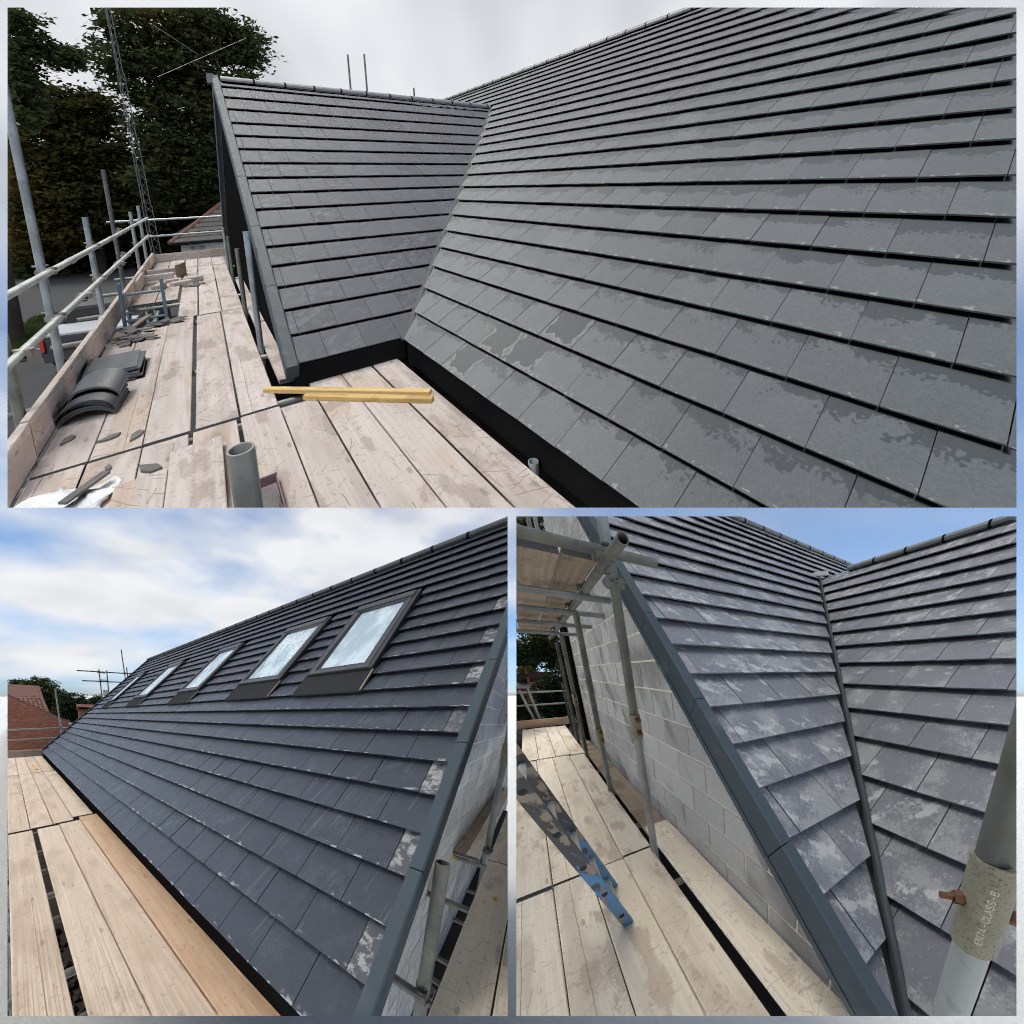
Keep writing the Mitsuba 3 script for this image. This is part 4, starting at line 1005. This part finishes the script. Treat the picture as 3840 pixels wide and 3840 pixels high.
N1 = thing('brick_house', 'red brick neighbouring house with a brown tiled roof, at the left behind the rails', 'house')
va, vb2 = V3(22, -.10, 1.13), V3(22, -2.84, -.44)
e = unit(vb2 - va); nn = unit(np.cross(e, XX)); nn = nn if nn[2] < 0 else -nn
va2 = va - e * 1.5
brick_wall(B, N1 + '__wall', 22, [(va2[1], va2[2]), (vb2[1], vb2[2]), (vb2[1], -3.6), (va2[1], -3.6)], (-2.9, 1.2), (-3.0, 1.9), .235, .075, [(nn, nn @ va)])
B.put(N1 + '__bargeboard', sweep(rect(.1, .10), va2 - UP * .02, vb2 + e * .12 - UP * .02, XX, -nn), 'brown_tile')
B.put(N1 + '__gutter_end', box(vb2 + V3(-.1, -.12, -.1), vb2 + V3(.1, .06, -.02)), 'white')
r0_, r1_ = V3(26, 1.5, 1.66), V3(26, -1.92, 1.86)
l0_, l1_ = V3(23.2, 1.5, -.25), V3(23.2, -2.10, -.02)
B.put(N1 + '__roof', prism([r0_, r1_, l1_, l0_], (.1, 0, -.1)), 'brown_tile')
for i in range(17):
    f0, f1 = i / 17, (i + 1.25) / 17
    a0, a1 = l0_ + (r0_ - l0_) * f0, l1_ + (r1_ - l1_) * f0
    g = unit(r1_ - l1_)
    lenr = np.linalg.norm(a1 - a0); nt = int(lenr / .2)
    ms = []
    for j in range(nt):
        p = a0 + (a1 - a0) * (j / nt)
        ms.append(sweep([(0, 0), (.19, 0), (.16, .045), (.09, .055), (.03, .03)], p + V3(-.03, 0, .03), p + g * .25 + V3(-.03, 0, .0), unit(a1 - a0), unit(np.cross(unit(a1 - a0), g)) * (1 if np.cross(unit(a1 - a0), g)[2] > 0 else -1), u0=10.0 * rnd.randint(1, 400)))
    k = partname(N1 + '__roof', 'tile_course')
    B.put(k, join(ms), 'brown_tile')
N2 = thing('small_brick_house', 'small distant brick house with a terracotta roof, just left of the slate roof edge', 'house')
B.put(N2 + '__wall', box((34, -5.25, -2), (34.3, -8.5, .52)), 'brick')
B.put(N2 + '__roof', prism([(33.8, -5.15, .5), (36.5, -5.6, 1.15), (36.5, -9, 1.15), (33.8, -9, .5)], (0, 0, .08)), 'terracotta')
for i in range(5):
    fz = i / 5; B.put(partname(N2 + '__roof', 'tile_course'), sweep(rect(.5, .05), V3(33.8 + 2.7 * fz, -5.15 - .45 * fz, .59 + .65 * fz), V3(33.8 + 2.7 * fz, -9, .59 + .65 * fz), V3(1, 0, .2), UP), 'terracotta')
tree(B, 'tree', 'round green tree behind the brown tiled roof', [(45.5, -3.6, -3), (45.4, -3.6, 1.5)], [[45, -3.66, 2.65, 1.75], [45, -2.48, 2.80, 1.25], [45, -4.7, 1.6, 1.7], [45, -3.83, .89, 1.5]], 'leaf_green', 14000, .14, 21, shell=.6)
tree(B, 'tree', 'darker green tree between the round green tree and the small brick house', [(40.5, -5.7, -3), (40.4, -5.7, 1)], [[40, -5.86, 1.51, 1.2], [40, -6.12, .29, .95], [40, -5.27, .57, .94], [40, -6.0, -.9, 1.1]], 'leaf_conifer', 9000, .12, 22, shell=.6)
tree(B, 'shrub', 'rust coloured shrub below the round green tree', [(42.3, -5, -3), (42.2, -5, 0)], [[42, -4.84, .1, .8], [42, -5.25, .43, .6], [42, -4.2, -.4, .9]], 'leaf_rust', 4000, .11, 23, r0=.1)
tree(B, 'tree', 'small dark tree far off, right of the small brick house', [(60.5, -12.2, -3), (60.4, -12.2, 2)], [[60, -12.41, 2.72, 1.1], [60, -11.92, 1.97, 1.0], [60, -13.2, 2.2, 1.2]], 'leaf_conifer', 5000, .16, 24)
tree(B, 'tree', 'dark tree top just showing above the brown tiled roof', [(60.5, -2.4, -3), (60.4, -2.4, 4)], [[60, -2.15, 4.30, .9], [60, -2.78, 4.45, .7], [60, -1.6, 4.0, .8]], 'leaf_conifer', 5000, .16, 25)
hl = thing('far_hill', kind='structure')
xs = np.linspace(-95, 10, 60)
hz = 5.8 + 1.2 * meshkit.fbm(np.stack([xs * .12, xs * 0, xs * 0], -1), 4, 3)
V = np.vstack([np.stack([np.full(60, 130.), xs, hz], 1), np.stack([np.full(60, 128.), xs, np.full(60, -8.)], 1)])
B.put(hl, (V, np.array([t for i in range(59) for t in ((i, i + 1, 61 + i), (i, 61 + i, 60 + i))])), 'hill_green')
hf = thing('field', kind='structure'); B.put(hf, (np.array([(13.5, 8, -3.05), (130, 30, -3.05), (130, -110, -3.05), (13.5, -14, -3.05)]), np.array([(0, 1, 2), (0, 2, 3)])[:, ::-1]), 'hill_green')

# ================================================================ THIRD SITE
Z3 = -1.40
K = 1.03
G3 = thing('gable_wing', 'slate roofed wing with a concrete block gable and a dark verge trim, lime stained', 'house')
roof = G3 + '__roof'
S3 = V3(0, .7772, .6292); n3 = V3(0, -.6292, .7772); base3 = -K * n3
on3 = lambda x, s, n=0.0: base3 + x * XX + s * S3 + n * n3
rows3 = [K * v for v in (-.69, -.422, -.152, .106, .378, .656, .93, 1.212, 1.496, 1.782, 2.074, 2.363, 2.655, 2.951, 3.245, 3.54, 3.835, 4.13, 4.425, 4.72, 5.01)]
top3 = 5.27 * K
phR = math.radians(38.14); S3R = V3(math.cos(phR), 0, math.sin(phR)); n3R = V3(-math.sin(phR), 0, math.cos(phR)); base3R = -1.4076 * K * n3R
on3R = lambda y, s, n=0.0: base3R + y * YY + s * S3R + n * n3R
v3d = unit(np.cross(n3, n3R)); v3d = v3d if v3d[2] > 0 else -v3d
v3b = K * V3(.934, .284, -1.056); v3t = K * V3(4.149, 3.404, 1.468)
cutL = np.cross(v3d, n3); cutL = cutL if cutL @ (on3(.8, 1.0) - v3b) > 0 else -cutL
cutR = np.cross(v3d, n3R); cutR = cutR if cutR @ (on3R(0, 1.5) - v3b) > 0 else -cutR
sT = v3t @ S3
B3 = prism([on3(.77, -.72, -.075), on3(.95, -.72, -.075), on3(v3t[0], sT, -.075), on3(7.4, sT, -.075), on3(7.4, top3, -.075), on3(.77, top3, -.075)], -n3 * .05)
C.put(roof, B3, 'membrane')
slates(C, roof, base3, XX, S3, n3, rows3, .339, lambda k: .849 - (.1695 if k % 2 == 0 else 0), lambda k: (.765, 4.6 if rows3[k] < sT - .05 else 7.3), top3, .040, 'slate_c_left',
       cuts=lambda k: [(cutL, cutL @ v3b + .035)] if rows3[k] < sT - .05 else [])
prof = [(.095 * math.cos(a), .06 * math.sin(a)) for a in np.linspace(-.35, math.pi + .35, 10)]
for k in range(16):
    x = .5 + k * .45
    C.put(partname(G3, 'ridge_tile'), sweep(prof, on3(x, top3, -.03), on3(x + .43, top3, -.03), YY, UP), 'ridge')
    C.put(partname(G3, 'ridge_union'), sweep([(a * 1.03, b * 1.05) for a, b in prof], on3(x + .425, top3, -.03), on3(x + .455, top3, -.03), YY, UP), 'black')
vs = [-1.0, .095, .95 * K + .03, 1.85, 2.72, 3.6, 4.5, 5.42]
for a, b in zip(vs[:-1], vs[1:]):
    C.put(partname(G3, 'verge_trim'), sweep(rect(.064, .15, .006, 0, -.13), on3(.703, a), on3(.703, b - .005), XX, n3), 'verge')
    C.put(partname(G3, 'verge_lip'), sweep(rect(.012, .03, .003, 0, -.155), on3(.695, a), on3(.695, b - .005), XX, n3), 'verge')
gw = G3 + '__gable_wall'
cut3 = [(-n3, -(on3(0, 0, -.11) @ n3))]
C.put(gw, prism([(.803, .2, 3), (.803, 6.95, 3), (.803, 6.95, -3.0), (.803, .2, -3.0)], (.1, 0, 0)), 'mortar', cuts=cut3)
blocks(C, gw, .80, -1, .2, 6.95, -1.51 - .2265, 2.9, .435, .2265, .05, 'block', cuts=[(-n3, -(on3(0, 0, -.10) @ n3))])
C.put(G3 + '__soffit', sweep(rect(.14, .012), on3(.71, -1.0, -.145), on3(.71, 5.4, -.145), XX, n3), 'membrane')
C.put(G3 + '__added_gap_shade', box((.79, .2, -3.0), (.80, 6.95, -1.74)), 'membrane')  # black sheet added below the deck so the board gap looks shaded
C.put(G3 + '__corner_membrane', box((.74, 6.8, -3), (.80, 7.5, 2.0)), 'membrane')

H3 = thing('house', 'grey purple slate roof with pale lime splashes running away to the right from the valley', 'house')
roof = H3 + '__roof'
rows3R = [K * v for v in (-.33, -.05, .226, .514, .784, 1.071, 1.335, 1.61, 1.9, 2.186, 2.457, 2.73, 3.005, 3.29, 3.58, 3.88)]
top3R = 4.21 * K
yT = v3t[1]
C.put(roof, prism([on3R(-3, -.34, -.075), on3R(.05, -.34, -.075), on3R(yT - .05, v3t @ S3R, -.075), on3R(2.7, top3R, -.075), on3R(-3, top3R, -.075)], -n3R * .05), 'membrane', cuts=[(cutR, cutR @ v3b + .02)])
slates(C, roof, base3R, YY, S3R, n3R, rows3R, .331, lambda k: .333 if k % 2 == 1 else .4985, lambda k: (-2.5, 4.2), top3R, .040, 'slate_c', cuts=lambda k: [(cutR, cutR @ v3b + .012)])
for k in range(14):
    y = 2.95 - k * .45
    C.put(partname(H3, 'ridge_tile'), sweep(prof, on3R(y, top3R, -.03), on3R(y - .43, top3R, -.03), XX, UP), 'ridge')
    C.put(partname(H3, 'ridge_union'), sweep([(a * 1.03, b * 1.05) for a, b in prof], on3R(y - .425, top3R, -.03), on3R(y - .452, top3R, -.03), XX, UP), 'black')
sd = unit(np.cross(v3d, UP))
nv = unit(np.cross(sd, v3d)); nv = nv if nv[2] > 0 else -nv
C.put(H3 + '__valley_trough', join([sweep([(.022 * math.cos(a), .030 * math.sin(a)) for a in np.linspace(0, math.pi, 9)], v3b - v3d * 1.2 - nv * .018, v3t - nv * .02, sd, nv), sweep(rect(.16, .008, 0, -.08, -.075), v3b - v3d * 1.2, v3t, sd, nv)]), 'trough')
C.put(H3 + '__ridge_saddle', join([sweep(rect(.30, .012, 0, -.15), v3t + v3d * .0 + nv * .03, v3t + v3d * .32 + nv * .02, sd, nv)]), 'ridge')

S = thing('scaffold', 'steel tube scaffold in two lifts with sandy boards, beside the concrete block gable', 'scaffold')
for x0, x1, y0, y1, z in [(-.60, -.385, .15, 2.03, Z3), (-.375, -.157, .15, 2.03, Z3), (-.149, .062, .15, 2.04, Z3), (.068, .292, .15, 2.05, Z3), (.299, .505, .15, 2.06, Z3),
                          (-.60, -.385, 2.07, 5.6, Z3), (-.375, -.157, 2.07, 5.6, Z3), (-.149, .062, 2.07, 5.62, Z3), (.068, .292, 2.07, 5.63, Z3), (.30, .512, 2.08, 5.55, Z3),
                          (-.34, -.122, 5.66, 8.95, Z3), (-.114, .112, 5.66, 8.95, Z3), (.12, .33, 5.66, 8.95, Z3), (.338, .54, 5.62, 8.9, Z3),
                          (.572, .785, .15, 2.41, Z3), (.575, .785, 2.3, 6.9, Z3 - .042)]:
    board(C, S, (x0, y0, z), (x0, y1, z), XX, x1 - x0, mat='board_c' if z == Z3 else 'board_old')
C.put(partname(S, 'toe_board'), sweep(rect(.04, .2, .004), (-.7, 9.1, Z3), (.66, 9.1, Z3), YY, UP, u0=2101), 'board_b_new')
for z in (-.54, -.875): pole(C, S, (-.6, 9.6, z), (.84, 9.6, z), mat='steel_pale', name='guard_rail')
for p, q in [((-.04, 9.45, -1.42), (-.21, 9.55, -.47)), ((.065, 9.45, -1.39), (-.035, 9.55, -.44))]: pole(C, S, p, q, r=.027, mat='steel_pale', name='leaning_tube')
pole(C, S, (-.43, 9.6, -1.6), (-.45, 9.6, -.9), mat='steel')
pole(C, S, (.70, 9.2, -2.2), (.70, 9.2, -.3), mat='steel_dark')
for x, y, zt, zs, m in [(.52, 2.0, .60, -.36, 'steel_mid'), (.51, 3.5, .56, -.70, 'steel_mid'), (.53, 5.31, .53, -.42, 'steel_mid'), (.56, 6.6, .5, None, 'steel_dark'), (.62, 7.3, .5, None, 'steel')]:
    if zs is None:
        pole(C, S, (x, y, -2.6), (x, y, zt), r=.027, mat=m); continue
    pole(C, S, (x, y, zs - .02), (x, y, zt), r=.028, mat=m)
    pole(C, S, (x, y, -2.6), (x, y, zs), r=.027, mat='steel' if y < 5 else 'steel_mid')
    sl = partname(S, 'sleeve')
    C.put(sl, tube((x, y, zs - .10), (x, y, zs + .07), .036, 18), 'sleeve', smooth=40)
    for dz in (-.055, .035): C.put(partname(sl, 'bolt'), join([tube((x + .01, y - .034, zs + dz), (x + .01, y - .058, zs + dz), .0175, 6), tube((x + .01, y - .05, zs + dz), (x + .01, y - .072, zs + dz), .009, 8)]), 'rusty', smooth=30)
coupler(C, S, (.52, 2.0, .50), UP, YY, 'steel_mid', .034)
pole(C, S, (.485, 6.7, .575), (.485, 1.60, .595), r=.027, mat='steel_mid', name='ledger', hollow=.3)
pole(C, S, (-.5, 2.05, .665), (.81, 2.05, .672), r=.029, mat='steel_mid', name='transom', hollow=.1)
for y, z, x0, x1 in [(2.72, .545, -.5, .66), (3.5, .548, -.4, .77), (4.45, .548, -.4, .79), (5.48, .545, -.4, .78)]: pole(C, S, (x0, y, z), (x1, y, z), r=.025, mat='steel', name='transom')
for y in (2.05, 2.72, 3.5, 4.45, 5.48): coupler(C, S, (.485, y, .60 if y > 2.1 else .63), YY, XX, 'coupler' if y < 2.6 else 'steel_dark', .036)
for x0, x1 in [(.30, .475), (.065, .285), (-.17, .055), (-.40, -.18), (-.64, -.41)]:
    board(C, S, (x0, 2.12, .665), (x0, 6.5, .665), XX, x1 - x0, mat='board_old')
pole(C, S, (.515, 2.02, .70), (.515, 2.02, 1.7), r=.03, mat='steel')
pole(C, S, (.42, 5.0, .70), (.42, 5.0, 3.2), mat='steel'); pole(C, S, (.52, 5.3, .70), (.52, 5.3, 3.2), mat='steel_pale')
for y in (1.62, 2.6, 3.6, 4.6): pole(C, S, (.40, y, Z3 - .075), (.80, y, Z3 - .075), r=.026, mat='steel_mid', name='transom')
pole(C, S, (.30, .2, Z3 - .12), (.30, 9, Z3 - .12), mat='steel_dark', name='ledger')
for y in (5.9, 6.4): pole(C, S, (.45, y, Z3 - .05), (.85, y, Z3 - .05), r=.024, mat='steel', name='transom')
k = thing('bare_soil', kind='structure'); C.put(k, (np.array([(-6, -1, -3.4), (-6, 60, -3.4), (12, 60, -3.4), (12, -1, -3.4)]), np.array([(0, 1, 2), (0, 2, 3)])[:, ::-1]), 'soil')

# the upright close to the viewer, with its sleeve
P3 = thing('scaffold_upright', 'close scaffold upright with a speckled joint sleeve, in front of the lime splashed roof', 'pole')
C.put(P3 + '__tube', tube((.5, .030, -1.5), (.5, .030, -.43), .0272, 40, .05), 'tube_grey', smooth=40)
C.put(P3 + '__upper_tube', tube((.5, .033, -.44), (.5, .040, .6), .0272, 40, .05), 'steel_mid', smooth=40)
sl = P3 + '__sleeve'
C.put(sl, tube((.5, .030, -.447), (.5, .033, -.277), .0335, 48, .004), 'sleeve', smooth=40)
R3 = .0338
tm = meshkit.text_mesh('EN74-CLASS-B', .0100, .0008)
tv = np.array(trimesh.Trimesh(tm.vertices, tm.faces).subdivide().vertices); tf = np.array(trimesh.Trimesh(tm.vertices, tm.faces).subdivide().faces)
a0 = math.atan2(-.03, -.5) + .38
ang = a0 - tv[:, 1] / R3
rr = R3 + tv[:, 2]
C.put(partname(sl, 'lettering'), (np.stack([.5 + rr * np.cos(ang), .0315 + rr * np.sin(ang), -.420 + tv[:, 0]], 1), tf), 'letters')
for z, a in ((-.36, a0 - 1.35), (-.372, a0 + 1.4)):
    d = V3(math.cos(a), math.sin(a), 0); c = V3(.5, .0315, z)
    C.put(partname(sl, 'bolt'), join([tube(c + d * .030, c + d * .046, .011, 6), tube(c + d * .044, c + d * .066, .0058, 10)]), 'rusty', smooth=30)

# ladder lying against the left
L3 = thing('ladder', 'ladder with grimy blue painted mud splashed stiles standing on the sandy boards', 'ladder')
fa, fb = V3(.165, 1.42, Z3), V3(.165, 1.78, Z3)
ua = unit(V3(-.10, 1.2, -.37) - fa)
side = unit(np.cross(ua, YY))
for f0 in (fa, fb):
    C.put(partname(L3, 'stile'), sweep(rect(.054, .030, .004, -.027, -.015), f0, f0 + ua * 2.4, side, YY, u0=0), 'blue_paint')
for i in range(9):
    p = fa + ua * (.115 + .235 * i); q = fb + ua * (.115 + .235 * i)
    C.put(partname(L3, 'rung'), tube(p, q, .0135, 12), 'steel_pale', smooth=40)
    C.put(partname(L3, 'rung_plug'), tube(p - YY * .017, p - YY * .013, .014, 14), 'rubber', smooth=40)

# beyond
N3 = thing('far_house', 'distant house with a grey tiled roof and a red brick chimney', 'house')
N3r = V3(-.6, 30, -.28); 
C.put(N3 + '__wall', box((-1.6, 30.3, -3.4), (.25, 34, -1.38)), 'brick')
C.put(N3 + '__roof', prism([(-1.6, 30, -1.40), (.16, 30, -1.50), (.02, 33.4, -.42), (-1.6, 33.4, -.28)], (0, .05, .06)), 'grey_tile')
for i in range(9):
    fz = i / 9; C.put(partname(N3 + '__roof', 'tile_course'), sweep(rect(.42, .03), V3(-1.6, 30 + 3.4 * fz, -1.33 + 1.1 * fz), V3(.15 - .12 * fz, 30 + 3.4 * fz, -1.42 + 1.07 * fz), V3(0, .95, .31), UP), 'grey_tile')
C.put(N3 + '__chimney', box((-.02, 31.2, -1.2), (.17, 31.7, .12)), 'brick')
for x in (.03, .11): C.put(partname(N3 + '__chimney', 'pot'), tube((x, 31.4, .12), (x, 31.4, .30), .04, 10), 'terracotta', smooth=40)
N4 = thing('far_house', 'distant brick house with a plain grey roof, between the chimney and the conifer', 'house')
C.put(N4 + '__wall', box((.2, 36.3, -3.4), (1.9, 40, -1.1)), 'brick')
C.put(N4 + '__roof', prism([(.05, 36, -1.15), (2.0, 36, -1.15), (1.9, 39, -.28), (.15, 39, -.22)], (0, .05, .06)), 'grey_tile')
C.put(N4 + '__window', box((.55, 36.25, -1.9), (.85, 36.3, -1.45)), 'white')
tree(C, 'conifer', 'dense green conifer hedge tree behind the far guard rails', [(1.3, 22.2, -3.4), (1.3, 22.2, -.5)], [[1.06, 22, -1.2, .92], [1.77, 22, -.55, .9], [.85, 22, -2.27, .85], [1.62, 22, -1.91, .85], [.62, 22, -1.75, .5], [1.2, 22, -3, .9]], 'leaf_conifer', 14000, .085, 31, shell=.6)
tree(C, 'tree', 'broadleaf tree whose branches hang below the upper scaffold boards', [(2.6, 28.3, -3.4), (2.5, 28.3, 1.5)], [[1.27, 28, 2.1, 1.0], [2.27, 28, 1.78, 1.25], [1.56, 28, .78, .8], [2.45, 28, .49, .86], [1.0, 28, 1.5, .5]], 'leaf_dark', 8000, .11, 32, [((2.5, 28.3, .5), (1.3, 28, 1.9), .06)], shell=.3)
tree(C, 'tree', 'far dark cedar like tree above the chimney', [(.4, 50.3, -3.4), (.4, 50.3, 2)], [[.33, 50, 1.85, 1.35], [.14, 50, 2.9, .8], [.74, 50, 1.19, .9], [.11, 50, .3, .9]], 'leaf_conifer', 9000, .15, 33, shell=.5)
tree(C, 'shrub', 'pale green shrub behind the chimney', [(.4, 40.2, -3.4), (.4, 40.2, -1)], [[.14, 40, -.14, .5], [.64, 40, -.42, .5]], 'leaf_green', 3000, .09, 34, r0=.08)
tree(C, 'tree', 'bit of a tree top showing above the upper scaffold tube', [(1.4, 16.2, 3), (1.4, 16.2, 5.2)], [[1.24, 16, 5.67, .35], [1.73, 16, 5.67, .45], [1.01, 16, 5.45, .25], [1.5, 16, 5.9, .5]], 'leaf_dark', 3500, .05, 35, r0=.05)
tree(C, 'shrub', 'dark shrub below the far guard rails at the left edge', [(-.5, 18.2, -3.4), (-.5, 18.2, -2)], [[-.48, 18, -1.88, .46], [-.47, 18, -1.36, .26], [-.3, 18, -2.4, .5]], 'leaf_dark', 4000, .06, 36, r0=.05)
